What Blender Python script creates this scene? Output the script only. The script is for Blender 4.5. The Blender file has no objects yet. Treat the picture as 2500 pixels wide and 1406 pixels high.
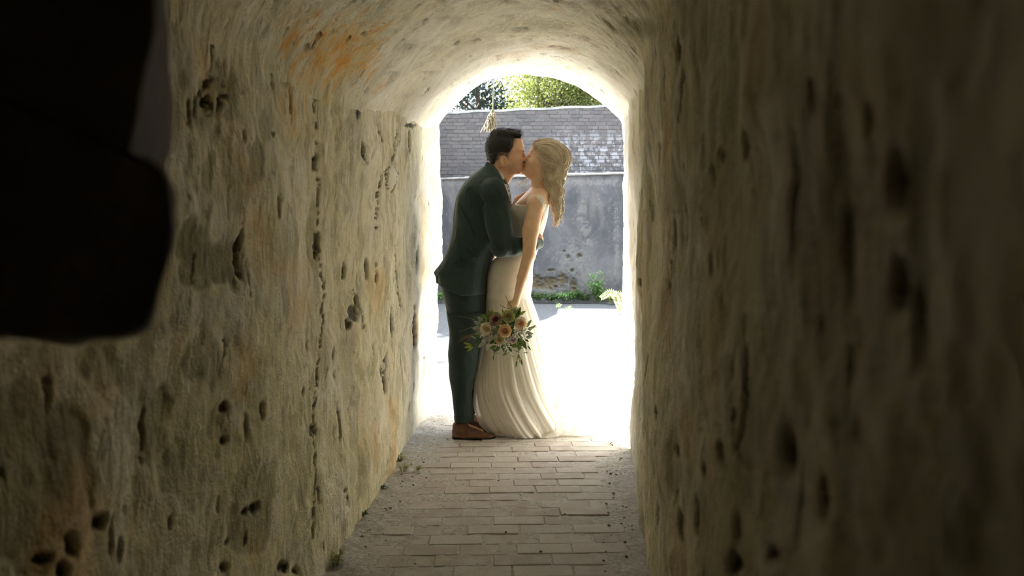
import bpy, bmesh, math, random
import numpy as np
from mathutils import Vector, Matrix, Euler
from mathutils.bvhtree import BVHTree
random.seed(7); np.random.seed(7)
C = bpy.context.scene.collection
SC = bpy.context.scene
# ------------------------------------------------------------------ camera, world, sun, exposure
F = 2000.0; CX = 1250.0; HZ = 580.0; EYE = 1.2            # focal length in px, principal x, horizon row, eye height
cam_d = bpy.data.cameras.new('camera'); cam = bpy.data.objects.new('camera', cam_d); C.objects.link(cam)
cam.location = (0, 0, EYE); cam.rotation_euler = (math.pi/2, 0, 0)
cam_d.sensor_width = 36; cam_d.lens = 36*F/2500; cam_d.shift_y = -(703-HZ)/2500
cam_d.clip_start = 0.05; cam_d.clip_end = 300
cam_d.dof.use_dof = True; cam_d.dof.focus_distance = 5.0; cam_d.dof.aperture_fstop = 3.6
SC.camera = cam
w = bpy.data.worlds.new('sky'); SC.world = w; w.use_nodes = True
bg = w.node_tree.nodes['Background']; bg.inputs[0].default_value = (0.80, 0.90, 1.0, 1); bg.inputs[1].default_value = 1.9
sd = bpy.data.lights.new('sun', 'SUN'); sd.energy = 26.0; sd.angle = math.radians(0.8); sd.color = (1.0, 0.97, 0.92)
sun = bpy.data.objects.new('sun', sd); C.objects.link(sun)
_el = math.radians(46.5); _d = Vector((0.755*math.cos(_el), -0.656*math.cos(_el), -math.sin(_el)))
sun.rotation_euler = _d.to_track_quat('-Z', 'Y').to_euler(); sun.location = (-6, 12, 9)
SC.view_settings.view_transform = 'Standard'; SC.view_settings.look = 'None'
SC.view_settings.gamma = 1.0; SC.view_settings.use_curve_mapping = False
SC.view_settings.exposure = 1.5
SC.cycles.use_denoising = True; SC.cycles.max_bounces = 16; SC.cycles.diffuse_bounces = 12
SC.cycles.transparent_max_bounces = 16; SC.cycles.sample_clamp_indirect = 6
# ------------------------------------------------------------------ helpers
def tag(o, label=None, cat=None, group=None, kind=None):
    if label: o['label'] = label
    if cat: o['category'] = cat
    if group: o['group'] = group
    if kind: o['kind'] = kind
    return o
def empty(name, loc, label=None, cat=None, group=None):
    o = bpy.data.objects.new(name, None); C.objects.link(o); o.location = loc; o.empty_display_size = 0.05
    return tag(o, label, cat, group)
def link(name, me, mat=None, parent=None, loc=None):
    o = bpy.data.objects.new(name, me); C.objects.link(o)
    if mat is not None and len(me.materials) == 0: me.materials.append(mat)
    if parent is not None:
        o.parent = parent
        if loc is None:                                # mesh is given in world space
            o.matrix_parent_inverse = Matrix.Translation(parent.location).inverted() if parent.parent is None else Matrix.Identity(4)
    if loc is not None: o.location = loc
    return o
def npmesh(name, V, Q, smooth=True):
    me = bpy.data.meshes.new(name); V = np.asarray(V, np.float32); Q = np.asarray(Q, np.int32)
    me.vertices.add(len(V)); me.vertices.foreach_set('co', V.ravel())
    n, k = Q.shape
    me.loops.add(n*k); me.loops.foreach_set('vertex_index', Q.ravel())
    me.polygons.add(n); me.polygons.foreach_set('loop_start', np.arange(n, dtype=np.int32)*k)
    try: me.polygons.foreach_set('loop_total', np.full(n, k, np.int32))
    except Exception: pass
    me.update(calc_edges=True); me.validate()
    if smooth: me.polygons.foreach_set('use_smooth', np.ones(len(me.polygons), bool))
    return me
def attr(me, name, A):
    a = me.attributes.new(name, 'FLOAT_COLOR', 'POINT'); a.data.foreach_set('color', np.asarray(A, np.float32).ravel())
def gridq(nu, nv, wrap=False):
    i = np.arange(nu if wrap else nu-1)[:, None]; j = np.arange(nv-1)[None, :]
    a = i*nv+j; b = ((i+1) % nu)*nv+j
    return np.stack([a, b, b+1, a+1], -1).reshape(-1, 4)
def vnoise(P, s, seed=0):
    P = np.asarray(P, np.float64)*s; I = np.floor(P).astype(np.int64); f = P-I; f = f*f*(3-2*f)
    def h(x, y, z):
        n = (x*374761393+y*668265263+z*2147483647+seed*144665) & 0xffffffff
        n = ((n ^ (n >> 13))*1274126177) & 0xffffffff
        n = ((n ^ (n >> 16))*2246822519) & 0xffffffff
        return ((n ^ (n >> 15)) & 0xffffff)/float(0xffffff)*2-1
    x, y, z = I[..., 0], I[..., 1], I[..., 2]; r = 0
    for dx in (0, 1):
        for dy in (0, 1):
            for dz in (0, 1):
                r = r+h(x+dx, y+dy, z+dz)*(f[..., 0] if dx else 1-f[..., 0])*(f[..., 1] if dy else 1-f[..., 1])*(f[..., 2] if dz else 1-f[..., 2])
    return r
def fbm(P, s, oct=3, seed=0):
    r = 0; a = 1.0
    for k in range(oct): r = r+a*vnoise(P, s*2**k, seed+k*17); a *= 0.5
    return r
def sstep(a, b, x):
    t = np.clip((x-a)/(b-a), 0, 1); return t*t*(3-2*t)
def proj(V):
    return CX+F*V[..., 0]/V[..., 1], HZ-F*(V[..., 2]-EYE)/V[..., 1]
def at(px, py, Y): return Vector(((px-CX)/F*Y, Y, EYE-(py-HZ)/F*Y))
# ---- materials
def new_mat(name):
    m = bpy.data.materials.new(name); m.use_nodes = True; nt = m.node_tree
    return m, nt, nt.nodes['Principled BSDF']
def N(nt, t, **k):
    n = nt.nodes.new(t)
    for a, b in k.items():
        if a.startswith('i_'): n.inputs[a[2:].replace('_', ' ')].default_value = b
        else: setattr(n, a, b)
    return n
def mixc(nt, fac, a, b, mode='MIX'):
    m = nt.nodes.new('ShaderNodeMix'); m.data_type = 'RGBA'; m.blend_type = mode; m.clamp_factor = True
    for sock, v in ((m.inputs[0], fac), (m.inputs[6], a), (m.inputs[7], b)):
        if isinstance(v, (int, float)): sock.default_value = v
        elif isinstance(v, tuple): sock.default_value = (*v, 1) if len(v) == 3 else v
        else: nt.links.new(v, sock)
    return m.outputs[2]
def ramp(nt, src, a, b, va=0.0, vb=1.0):
    m = nt.nodes.new('ShaderNodeMapRange'); m.interpolation_type = 'SMOOTHSTEP'
    nt.links.new(src, m.inputs[0]); m.inputs[1].default_value = a; m.inputs[2].default_value = b
    m.inputs[3].default_value = va; m.inputs[4].default_value = vb; return m.outputs[0]
def math_(nt, op, a, b=None):
    m = nt.nodes.new('ShaderNodeMath'); m.operation = op
    for s, v in ((m.inputs[0], a), (m.inputs[1], b)):
        if v is None: continue
        if isinstance(v, (int, float)): s.default_value = v
        else: nt.links.new(v, s)
    return m.outputs[0]
def pos(nt, scale=(1, 1, 1), obj=False):
    mp = nt.nodes.new('ShaderNodeMapping'); mp.inputs['Scale'].default_value = scale
    src = nt.nodes.new('ShaderNodeTexCoord').outputs['Object'] if obj else nt.nodes.new('ShaderNodeNewGeometry').outputs['Position']
    nt.links.new(src, mp.inputs[0]); return mp.outputs[0]
def noise(nt, vec, s, detail=4, rough=0.55, dist=0.0):
    n = nt.nodes.new('ShaderNodeTexNoise'); n.inputs['Scale'].default_value = s; n.inputs['Detail'].default_value = detail
    n.inputs['Roughness'].default_value = rough; n.inputs['Distortion'].default_value = dist
    nt.links.new(vec, n.inputs['Vector']); return n.outputs['Fac']
def bump(nt, bsdf, h, strength=0.5, dist=0.01):
    b = nt.nodes.new('ShaderNodeBump'); b.inputs['Strength'].default_value = strength; b.inputs['Distance'].default_value = dist
    nt.links.new(h, b.inputs['Height']); nt.links.new(b.outputs[0], bsdf.inputs['Normal']); return b
def plain(name, col, rough=0.6, var=0.0, scale=30, bmp=0.0, sheen=0.0, spec=0.3, sub=0.0, transl=0.0, metal=0.0):
    m, nt, B = new_mat(name)
    B.inputs['Roughness'].default_value = rough; B.inputs['Specular IOR Level'].default_value = spec; B.inputs['Metallic'].default_value = metal
    if sheen: B.inputs['Sheen Weight'].default_value = sheen
    if sub: B.inputs['Subsurface Weight'].default_value = sub; B.inputs['Subsurface Radius'].default_value = (0.02, 0.008, 0.004); B.inputs['Subsurface Scale'].default_value = 0.6
    if var or bmp:
        n = noise(nt, pos(nt), scale)
        if var:
            c = mixc(nt, ramp(nt, n, 0.3, 0.7), tuple(x*(1-var) for x in col), tuple(min(1, x*(1+var)) for x in col)); nt.links.new(c, B.inputs['Base Color'])
        else: B.inputs['Base Color'].default_value = (*col, 1)
        if bmp: bump(nt, B, n, bmp, 0.005)
    else: B.inputs['Base Color'].default_value = (*col, 1)
    if transl:
        t = N(nt, 'ShaderNodeBsdfTranslucent'); t.inputs[0].default_value = (*col, 1)
        mx = N(nt, 'ShaderNodeMixShader'); mx.inputs[0].default_value = transl
        nt.links.new(B.outputs[0], mx.inputs[1]); nt.links.new(t.outputs[0], mx.inputs[2])
        nt.links.new(mx.outputs[0], nt.nodes['Material Output'].inputs[0])
    return m
# ------------------------------------------------------------------ the plastered passage
def mat_plaster():
    m, nt, B = new_mat('plaster'); B.inputs['Roughness'].default_value = 0.93; B.inputs['Specular IOR Level'].default_value = 0.15
    a = N(nt, 'ShaderNodeAttribute', attribute_name='feat'); s = N(nt, 'ShaderNodeSeparateColor'); nt.links.new(a.outputs['Color'], s.inputs[0])
    p = pos(nt); pv = pos(nt, (1, 1, 0.4))
    n1 = noise(nt, p, 2.2, 5, 0.6, 0.6); n2 = noise(nt, p, 7, 6, 0.65, 0.4); n3 = noise(nt, pv, 38, 5, 0.6, 0.3); n4 = noise(nt, p, 1.1, 3)
    n7 = noise(nt, p, 4.3, 6, 0.7, 0.9); n8 = noise(nt, pos(nt, (1, 1, .55)), 3.1, 7, 0.68, 1.6); n9 = noise(nt, pos(nt, (1.3, 1, .5)), 9, 6, .7, 1.2)
    c = mixc(nt, ramp(nt, n1, 0.42, 0.62), (0.66, 0.61, 0.43), (0.75, 0.71, 0.59))
    c = mixc(nt, ramp(nt, n4, 0.46, 0.62, 0, 0.6), c, (0.58, 0.54, 0.29))
    c = mixc(nt, ramp(nt, n8, 0.53, 0.57, 0, 0.55), c, (0.36, 0.34, 0.19))
    c = mixc(nt, ramp(nt, n8, 0.43, 0.40, 0, 0.55), c, (0.74, 0.70, 0.60))
    c = mixc(nt, ramp(nt, n2, 0.5, 0.66, 0, 0.55), c, (0.50, 0.47, 0.40))
    c = mixc(nt, ramp(nt, n9, 0.56, 0.60, 0, 0.6), c, (0.37, 0.34, 0.25))
    c = mixc(nt, ramp(nt, n7, 0.36, 0.41, 0.5, 0), c, (0.76, 0.72, 0.60))
    sy = N(nt, 'ShaderNodeSeparateXYZ'); nt.links.new(p, sy.inputs[0])
    c = mixc(nt, ramp(nt, sy.outputs[1], 3.8, 5.9, 0, .85), c, (0.46, 0.45, 0.425))  # greyer plaster toward the mouth, also darkened to hold down its glare
    fl = noise(nt, pos(nt, (1, 1, 0.28)), 26, 3, 0.5, 1.2)          # short dark flecks
    fa = N(nt, 'ShaderNodeAttribute', attribute_name='fleck'); flk = math_(nt, 'MULTIPLY', ramp(nt, fl, 0.635, 0.68, 0, 0.85), fa.outputs['Fac'])
    c = mixc(nt, flk, c, (0.13, 0.11, 0.06))
    c = mixc(nt, s.outputs[1], c, mixc(nt, ramp(nt, n3, 0.35, 0.65), (0.13, 0.12, 0.045), (0.27, 0.245, 0.13)))
    c = mixc(nt, s.outputs[2], c, mixc(nt, ramp(nt, n2, 0.35, 0.65), (0.68, 0.31, 0.04), (0.68, 0.42, 0.10)))
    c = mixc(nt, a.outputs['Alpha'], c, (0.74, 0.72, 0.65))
    c = mixc(nt, s.outputs[0], c, (0.035, 0.03, 0.018))
    nt.links.new(c, B.inputs['Base Color'])
    h = math_(nt, 'ADD', math_(nt, 'MULTIPLY', n3, 0.7), math_(nt, 'ADD', n2, math_(nt, 'MULTIPLY', noise(nt, p, 130, 3), 0.3)))
    h = math_(nt, 'SUBTRACT', h, flk)
    bump(nt, B, h, 0.7, 0.018)
    return m
M_PL = mat_plaster()
YB = -1.6
def XL(Y): return np.interp(Y, [-2, 0, 1.2, 2.9, 4.2, 5.25, 5.42, 5.6], [-.95, -.82, -.745, -.68, -.615, -.565, -.545, -.555])
def XR(Y): return np.interp(Y, [-2, 0, 0.34, 2.9, 4.75, 6.4, 7], [.10, .175, .212, .493, .697, .872, .93])
def ZL(Y): return np.interp(Y, [-2, 1, 3.1, 4.7, 5.6, 6.4], [1.45, 1.57, 1.74, 1.86, 1.985, 2.05])
def ZR(Y): return np.interp(Y, [-2, 2.05, 3.5, 6.3, 7], [1.68, 1.79, 1.86, 2.12, 2.18])
def ycoords(n, yend):
    # dense where the camera looks, coarse behind it
    back = np.linspace(YB, 0.35, 40, endpoint=False)
    fr = np.exp(np.linspace(math.log(0.35), math.log(5.6), n)); fr = fr
    y = np.concatenate([back, fr]); return y, yend
def warp(V):
    D = np.zeros_like(V)
    for ax in (0, 2):
        D[..., ax] = 0.030*vnoise(V, 1.7, 3+ax)+0.014*vnoise(V, 5.0, 11+ax)+0.006*vnoise(V, 15.0, 21+ax)+0.0025*vnoise(V, 45.0, 31+ax)
    fade = sstep(-0.02, 0.25, V[..., 2])
    D[..., 2] *= fade
    return V+D
def blob(px, py, cx, cy, rx, ry, N1, sharp=2.0):
    return np.exp(-(np.maximum(((px-cx)/rx)**2+((py-cy)/ry)**2+1.1*N1, 0))**sharp)
def strokes(px, py, pts, wd, N1, wob=4):
    m = np.full(px.shape, 1e9)
    for (x0, y0), (x1, y1) in zip(pts[:-1], pts[1:]):
        dx, dy = x1-x0, y1-y0; t = np.clip(((px-x0)*dx+(py-y0)*dy)/(dx*dx+dy*dy), 0, 1)
        m = np.minimum(m, np.hypot(px-x0-t*dx+N1*wob, py-y0-t*dy))
    return np.exp(-(m/wd)**2)
def pits(V, inward, count, seed, yr, zr, axis_z=True):
    """random knocked-out pits; returns one array for their depth and dark colour"""
    rs = np.random.RandomState(seed); dep = np.zeros(V.shape[:-1]); 
    Yv = V[..., 1]; Hv = V[..., 2] if axis_z else V[..., 0]
    nz = vnoise(V, 60, 77)
    for k in range(count):
        y = rs.uniform(*yr)**1.0; z = rs.uniform(*zr); r = 0.003+0.008*rs.rand()**5; st = rs.uniform(1.5, 6)
        ii = np.where(np.abs(Yv[:, 0]-y) < r*3)[0]
        if len(ii) == 0: continue
        sl = slice(ii[0], ii[-1]+1)
        q = ((Yv[sl]-y+0.006*nz[sl])/r)**2+((Hv[sl]-z+0.012*nz[sl])/(r*st))**2
        dep[sl] = np.maximum(dep[sl], np.exp(-(np.maximum(q-0.2, 0))**1.6)*min(1, r/0.009))
    return dep
def finish(name, V, Q, feats, inward, label, fk=1.0):
    me = npmesh(name, V.reshape(-1, 3), Q); attr(me, 'feat', feats.reshape(-1, 4))
    fk = fk*sstep(-.5, .4, fbm(V, 1.6, 2, 33)); attr(me, 'fleck', np.repeat(fk.reshape(-1, 1), 4, 1))
    o = link(name, me, M_PL); tag(o, label, kind='structure'); return o
# left wall
yy, _ = ycoords(560, 5.6); nz_ = 330
zz = np.linspace(-0.05, 1, nz_)
Yg = np.repeat(yy[:, None], nz_, 1); hh = np.repeat(zz[None, :], len(yy), 0)
V = np.stack([XL(Yg), Yg, hh*ZL(Yg)], -1)
V[..., 0] += 0.05*np.clip((Yg-5.40)/0.12, 0, 1)+0.02*vnoise(V, 6, 5)*(Yg > 5.3)*(1-sstep(.9, 1, hh))
B0 = V.copy(); V = warp(V); px, py = proj(V); ok = (Yg > 0.5)
n1 = fbm(V, 9, 3, 5); n2 = fbm(V, 30, 3, 9)
D = .8*pits(V, 1, 330, 3, (0.8, 5.5), (0.05, 1.75)); Mo = np.zeros_like(D); Or = np.zeros_like(D); Pa = np.zeros_like(D)
for cx, cy, rx, ry in [(520, 235, 42, 55), (245, 1278, 20, 24), (178, 1335, 15, 34), (155, 1392, 16, 20), (112, 1366, 20, 12), (550, 995, 11, 13), (550, 1075, 9, 12), (862, 765, 13, 20), (850, 790, 9, 14), (868, 728, 4, 16), (766, 1050, 8, 15), (895, 655, 4, 25), (920, 675, 3, 16),
                       (773, 595, 6, 26), (772, 620, 5, 14), (626, 1240, 12, 14), (600, 1248, 9, 10), (690, 1385, 12, 18), (722, 1392, 8, 16), (955, 780, 3, 30), (958, 800, 3, 25), (640, 1003, 5, 22), (1018, 640, 3, 30), (1012, 800, 4, 50), (875, 275, 6, 16), (1002, 306, 14, 6),
                       (555, 1325, 5, 8), (415, 1280, 4, 16), (293, 1345, 5, 36), (545, 1385, 16, 14), (1000, 345, 3, 30), (885, 365, 3, 22), (765, 400, 4, 18), (840, 660, 5, 20), (940, 940, 4, 24), (930, 905, 3, 16), (668, 330, 3, 9)]:
    k = blob(px, py, cx, cy, rx, ry, n2*0.7)
    if (cx, cy) == (520, 235): Mo = np.maximum(Mo, 0.75*k); D = np.maximum(D, 0.85*k*(n2 > 0.05)); continue
    D = np.maximum(D, k*ok)
for pts, wd in [([(707, 100), (710, 150), (755, 180), (768, 250), (768, 380), (776, 450), (778, 600), (790, 700), (786, 800), (775, 900), (765, 1050), (771, 1150), (764, 1230), (762, 1320)], 1.5),
                ([(975, 345), (955, 400), (930, 430), (921, 480), (919, 560)], 1.5), ([(968, 320), (962, 380), (968, 440), (955, 470), (945, 460), (943, 420)], 1.3),
                ([(862, 705), (880, 760), (886, 800), (893, 810)], 1.6), ([(925, 320), (935, 345)], 2), ([(885, 370), (892, 400)], 2), ([(352, 1000), (345, 1090), (348, 1130)], 4), ([(945, 860), (935, 930)], 2),
                ([(545, 830), (548, 870)], 3), ([(965, 600), (968, 680), (980, 760)], 1.6), ([(845, 1190), (850, 1240)], 1.6), ([(480, 620), (475, 690)], 3), ([(590, 560), (580, 640), (590, 680)], 3)]:
    D = np.maximum(D, 0.9*strokes(px, py, pts, wd, n2, 5)*ok)
for cx, cy, rx, ry, s_ in [(505, 230, 62, 85, .55), (475, 160, 22, 45, .5), (525, 595, 85, 75, .85), (580, 640, 30, 55, .7), (480, 660, 40, 50, .6), (625, 400, 22, 55, .6), (510, 420, 14, 40, .45), (650, 300, 22, 40, .4), (705, 190, 20, 50, .55), (500, 760, 50, 40, .4), (500, 880, 50, 60, .55), (550, 1060, 45, 60, .5),
                           (370, 1030, 40, 90, .55), (420, 1140, 40, 60, .45), (100, 1120, 110, 130, .6), (60, 1000, 90, 100, .5), (640, 1180, 70, 60, .4), (720, 1170, 40, 60, .3), (60, 1300, 90, 90, .6), (250, 900, 70, 40, .4), (545, 70, 25, 40, .35), (860, 320, 14, 40, .35), (850, 450, 30, 50, .2), (610, 1290, 60, 50, .5), (700, 1070, 50, 60, .25)]:
    Mo = np.maximum(Mo, s_*sstep(.2, .6, blob(px, py, cx, cy, rx*.95, ry*1.15, n1*1.1+.3*n2, 1.5))*ok)
for pts, wd, s_ in [([(712, 215), (716, 330)], 7, .6), ([(742, 230), (745, 320)], 6, .4), ([(770, 180), (800, 240)], 12, .5), ([(690, 240), (700, 330)], 12, .3), ([(560, 320), (600, 420)], 30, .25), ([(610, 450), (640, 640), (720, 660)], 30, .3), ([(600, 860), (590, 960)], 25, .35), ([(230, 1000), (260, 940)], 40, .3), ([(650, 130), (690, 180)], 14, .35)]:
    Or = np.maximum(Or, s_*strokes(px, py, pts, wd, n1, 9)*(0.45+0.55*(n2 > 0))*ok)
Or = np.maximum(Or, 0.35*sstep(0.3, 1.0, fbm(V, 3.1, 3, 55)))
for cx, cy, rx, ry, s_ in [(955, 430, 14, 38, .8), (730, 420, 14, 50, .3), (520, 760, 90, 30, .4), (600, 720, 60, 30, .4), (380, 820, 50, 60, .2), (900, 450, 60, 200, .25), (725, 690, 18, 40, .3), (862, 780, 20, 14, .5)]:
    Pa = np.maximum(Pa, s_*blob(px, py, cx, cy, rx, ry, n1*0.6)*ok)
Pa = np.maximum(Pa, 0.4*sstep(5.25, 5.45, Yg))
D = sstep(.12, .75, D); ef = 1-sstep(.965, .995, hh); ef2 = ef
V[..., 0] += ef*(-0.015*D*(1+0.3*n2)-0.008*Mo+0.008*Pa); V[:, -1, 0] -= .004
FE = np.stack([D*0.9, Mo, Or, Pa], -1)
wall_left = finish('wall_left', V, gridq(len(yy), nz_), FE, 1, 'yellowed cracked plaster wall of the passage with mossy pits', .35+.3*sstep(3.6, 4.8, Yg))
# right wall
yend = 6.4; yy2 = np.concatenate([yy[yy < 5.59], np.linspace(5.6, yend, 34)])
Yg = np.repeat(yy2[:, None], nz_, 1); hh = np.repeat(zz[None, :], len(yy2), 0)
V = np.stack([XR(Yg), Yg, hh*ZR(Yg)], -1); V = warp(V); px, py = proj(V); ok = Yg > 0.3
n1 = fbm(V, 9, 3, 6); n2 = fbm(V, 30, 3, 10)
D = .8*pits(V, -1, 520, 5, (0.5, 6.2), (0.02, 1.8)); Mo = np.zeros_like(D); Or = np.zeros_like(D); Pa = np.zeros_like(D)
for cx, cy, rx, ry in [(1740, 430, 6, 28), (1655, 120, 6, 34), (1765, 385, 4, 12), (1757, 1112, 8, 30), (1715, 1148, 5, 20), (1920, 1112, 18, 60), (1790, 1378, 22, 34), (1800, 1290, 10, 55), (2008, 1228, 14, 52), (1885, 1355, 14, 20), (1788, 900, 3, 24), (1815, 960, 4, 70), (1605, 1260, 4, 30), (1660, 1290, 5, 40),
                       (1561, 688, 4, 10), (2065, 590, 14, 70), (2180, 420, 22, 110), (2235, 800, 14, 80), (2120, 300, 10, 50), (1735, 640, 4, 30), (1650, 1100, 7, 14), (1700, 1265, 6, 50), (2070, 890, 8, 40), (1820, 350, 8, 40), (2000, 800, 6, 22), (2185, 690, 20, 60), (1975, 240, 8, 40), (2090, 1050, 8, 30), (1600, 1010, 3, 20)]:
    D = np.maximum(D, blob(px, py, cx, cy, rx, ry, n2*0.6)*ok)
for pts, wd in [([(1668, 180), (1660, 260), (1655, 300)], 2), ([(1822, 860), (1818, 990), (1800, 1100)], 3), ([(1790, 1000), (1788, 1080), (1815, 1140)], 4), ([(1640, 640), (1636, 720)], 2)]:
    D = np.maximum(D, 0.9*strokes(px, py, pts, wd, n2, 3)*ok)
Mo = np.maximum(Mo, 0.55*sstep(0.1, 0.9, fbm(V, 4.2, 3, 91))*ok)
Mo = np.maximum(Mo, 0.65*sstep(0.1, 0.9, fbm(V*np.array([1, 1, .25]), 13, 3, 92)))
Or = 0.3*sstep(0.3, 1.0, fbm(V, 3.1, 3, 57))
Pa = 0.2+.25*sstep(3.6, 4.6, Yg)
D = sstep(.12, .75, D); ef = 1-sstep(.965, .995, hh); ef2 = ef
V[..., 0] += ef*(0.016*D+0.006*Mo)
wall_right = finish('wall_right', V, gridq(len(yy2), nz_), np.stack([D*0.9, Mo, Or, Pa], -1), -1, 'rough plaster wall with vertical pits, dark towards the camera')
# vault
ns = 300; ss = np.linspace(0, 1, ns)
# shear the rings so that the mouth is skewed like the outer face
tt = (yy-YB)/(5.6-YB)
Yg = YB+(5.6+0.8*ss[None, :]-YB)*tt[:, None]
Yl = YB+(5.6-YB)*tt[:, None]+0*ss[None, :]; Yr = YB+(6.4-YB)*tt[:, None]+0*ss[None, :]
U = 2*ss[None, :]-1+0*Yg
xl, xr = XL(Yg), XR(Yg); xl = xl+0.05*np.clip((Yg-5.40)/0.12, 0, 1)*(Yg < 5.7)*(1-ss[None, :])
zb = ZL(Yl)*(1-ss[None, :])+ZR(Yr)*ss[None, :]
rise = np.interp(Yg, [-2, 3, 5, 6], [.40, .40, .35, .325])
qq = np.interp(Yg, [0, 2.4, 4.4], [.5, .55, 1.0]); rise = rise*np.interp(Yg, [0, 2.4, 4.4], [.92, .93, 1.0])
V = np.stack([xl+(xr-xl)*ss[None, :], Yg, zb+rise*np.maximum(1-np.abs(U)**2.2, 0)**qq], -1)
V = warp(V); px, py = proj(V); ok = Yg > 0.8
n1 = fbm(V, 9, 3, 7); n2 = fbm(V, 22, 2, 12)
D = 0.9*pits(V, -1, 200, 8, (1.5, 6.0), (-.5, .7), False); Mo = np.zeros_like(D); Or = np.zeros_like(D); Pa = np.zeros_like(D)
for cx, cy, rx, ry, s_ in [(1000, 115, 42, 16, .6), (1090, 45, 40, 7, .5), (1275, 72, 26, 7, .8), (1290, 97, 20, 9, .7), (1265, 130, 22, 6, .6), (1385, 120, 34, 9, .75), (1240, 5, 24, 4, .9), (1560, 72, 50, 22, .5), (1440, 5, 34, 8, .5), (1045, 178, 26, 6, .6), (1150, 100, 40, 14, .35), (1200, 110, 50, 12, .3), (1450, 110, 22, 7, .5), (1420, 165, 30, 8, .35), (1060, 120, 25, 10, .4),
                           (960, 180, 18, 6, .6), (1240, 40, 22, 5, .5), (1270, 155, 26, 4, .6), (1130, 60, 30, 8, .3), (1030, 235, 14, 5, .5), (945, 75, 20, 8, .3), (1340, 60, 40, 10, .25), (1310, 110, 30, 8, .4)]:
    Mo = np.maximum(Mo, s_*blob(px, py, cx, cy, rx, ry, n1*0.9, 1.6)*ok); D = np.maximum(D, 0.55*s_*blob(px, py, cx, cy, rx*.5, ry*.5, n2)*ok)
for pts, wd, s_ in [([(690, 115), (735, 60), (775, 35)], 12, .8), ([(700, 95), (740, 30)], 10, .6), ([(760, 190), (800, 120), (860, 75)], 16, .75), ([(775, 160), (850, 90), (880, 70)], 12, .95), ([(800, 200), (850, 140), (885, 115)], 10, .9), ([(815, 225), (835, 170), (910, 125)], 9, .7), ([(915, 225), (945, 195)], 9, .75), ([(770, 130), (760, 200), (820, 230)], 12, .45),
                    ([(820, 45), (870, 18)], 7, .6), ([(680, 60), (720, 30)], 18, .3), ([(870, 160), (915, 110)], 8, .5), ([(1355, 115), (1410, 128)], 8, .45), ([(1340, 18), (1370, 22)], 8, .3)]:
    Or = np.maximum(Or, s_*strokes(px, py, pts, wd, n1, 6)*(0.3+0.7*sstep(-.5, .3, n2+0.8*vnoise(V*np.array([1., .35, 1.]), 50, 8)))*ok)
rsO = np.random.RandomState(4)
for k in range(85):
    x0 = rsO.uniform(690, 900); y0 = 235-abs(x0-800)*.35-rsO.uniform(0, 120)*(1 if x0 > 720 else .8); L = rsO.uniform(40, 110); a_ = math.radians(rsO.uniform(40, 62)); m1 = (x0+L*.5*math.cos(a_+.15), y0-L*.5*math.sin(a_+.15)); m2 = (x0+L*math.cos(a_-.05), y0-L*math.sin(a_-.05))
    Or = np.maximum(Or, rsO.uniform(.5, 1.1)*strokes(px, py, [(x0, y0), m1, m2], rsO.uniform(2.0, 5.0), n1, 3)*ok*(.65+.35*sstep(-.3, .3, n2)))
Or = np.clip(np.maximum(Or, 0.25*sstep(0.3, 1.0, fbm(V, 3.1, 3, 58))), 0, 1)
fk = fbm(V*np.array([1., 1.6, 1.]), 11, 4, 71); Mo = np.maximum(Mo*(1-.7*Or), .6*sstep(.62, .75, fk)*sstep(-.75, -.3, U)); D = np.maximum(D, .5*sstep(.8, .95, fk))
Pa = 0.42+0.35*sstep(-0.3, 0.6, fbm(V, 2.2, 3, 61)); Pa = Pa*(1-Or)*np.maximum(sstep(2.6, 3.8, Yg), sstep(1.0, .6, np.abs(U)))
D = sstep(.1, .8, D)
V[..., 2] += (0.018*D+0.006*Mo)*sstep(1, .96, np.abs(U))
V[:, 0, 2] -= .012; V[:, -1, 2] -= .012; V[:, 0, 0] -= .001; V[:, -1, 0] += .001
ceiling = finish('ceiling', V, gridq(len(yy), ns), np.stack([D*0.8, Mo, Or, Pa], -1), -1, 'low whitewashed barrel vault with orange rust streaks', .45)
# closed end behind the camera
mb = npmesh('wall_back', [(-1.4, YB, -.1), (.6, YB, -.1), (.6, YB, 2.6), (-1.4, YB, 2.6)], [(0, 1, 2, 3)])
attr(mb, 'feat', np.zeros((4, 4))); tag(link('wall_back', mb, M_PL), 'plain plaster end wall behind the camera', kind='structure')
# outer face around the mouth
A = np.array([XL(5.6)-.0, 5.6]); Bq = np.array([XR(6.4), 6.4]); dirf = (Bq-A)/np.linalg.norm(Bq-A)
nrm = np.array([-dirf[1], dirf[0]])
outl = [(A[0], A[1], -.05)]+[(A[0], A[1], z) for z in np.linspace(.3, 1.98, 8)]
for s_ in np.linspace(0.02, .98, 40):
    outl.append((A[0]+(Bq[0]-A[0])*s_, A[1]+(Bq[1]-A[1])*s_, ZL(5.6)*(1-s_)+ZR(6.4)*s_+.33*(1-abs(2*s_-1)**2.2)))
outl += [(Bq[0], Bq[1], z) for z in np.linspace(2.1, .3, 8)]+[(Bq[0], Bq[1], -.05)]
outl = [(x-.045*(k < 9)+.045*(k > 48), y, z+.05*(8 < k < 49)) for k, (x, y, z) in enumerate(outl)]
outl = np.array(outl); n_o = len(outl); big = []
for k, p_ in enumerate(outl):
    f = k/(n_o-1)
    if f < .3: s_, z_ = -9, max(0, f/.3)*4.6-.05
    elif f > .7: s_, z_ = 9.5, max(0, (1-f)/.3)*4.6-.05
    else: s_, z_ = -9+18.5*(f-.3)/.4, 4.55
    big.append((A[0]+dirf[0]*s_, A[1]+dirf[1]*s_, z_))
big = np.array(big)
inner = outl.copy(); inner[:, :2] -= nrm*0.03
VV = np.concatenate([inner, outl*1.0+np.array([0, 0, 0]), big]); VV[n_o:2*n_o, :2] += nrm*0.012
Qs = []
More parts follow.
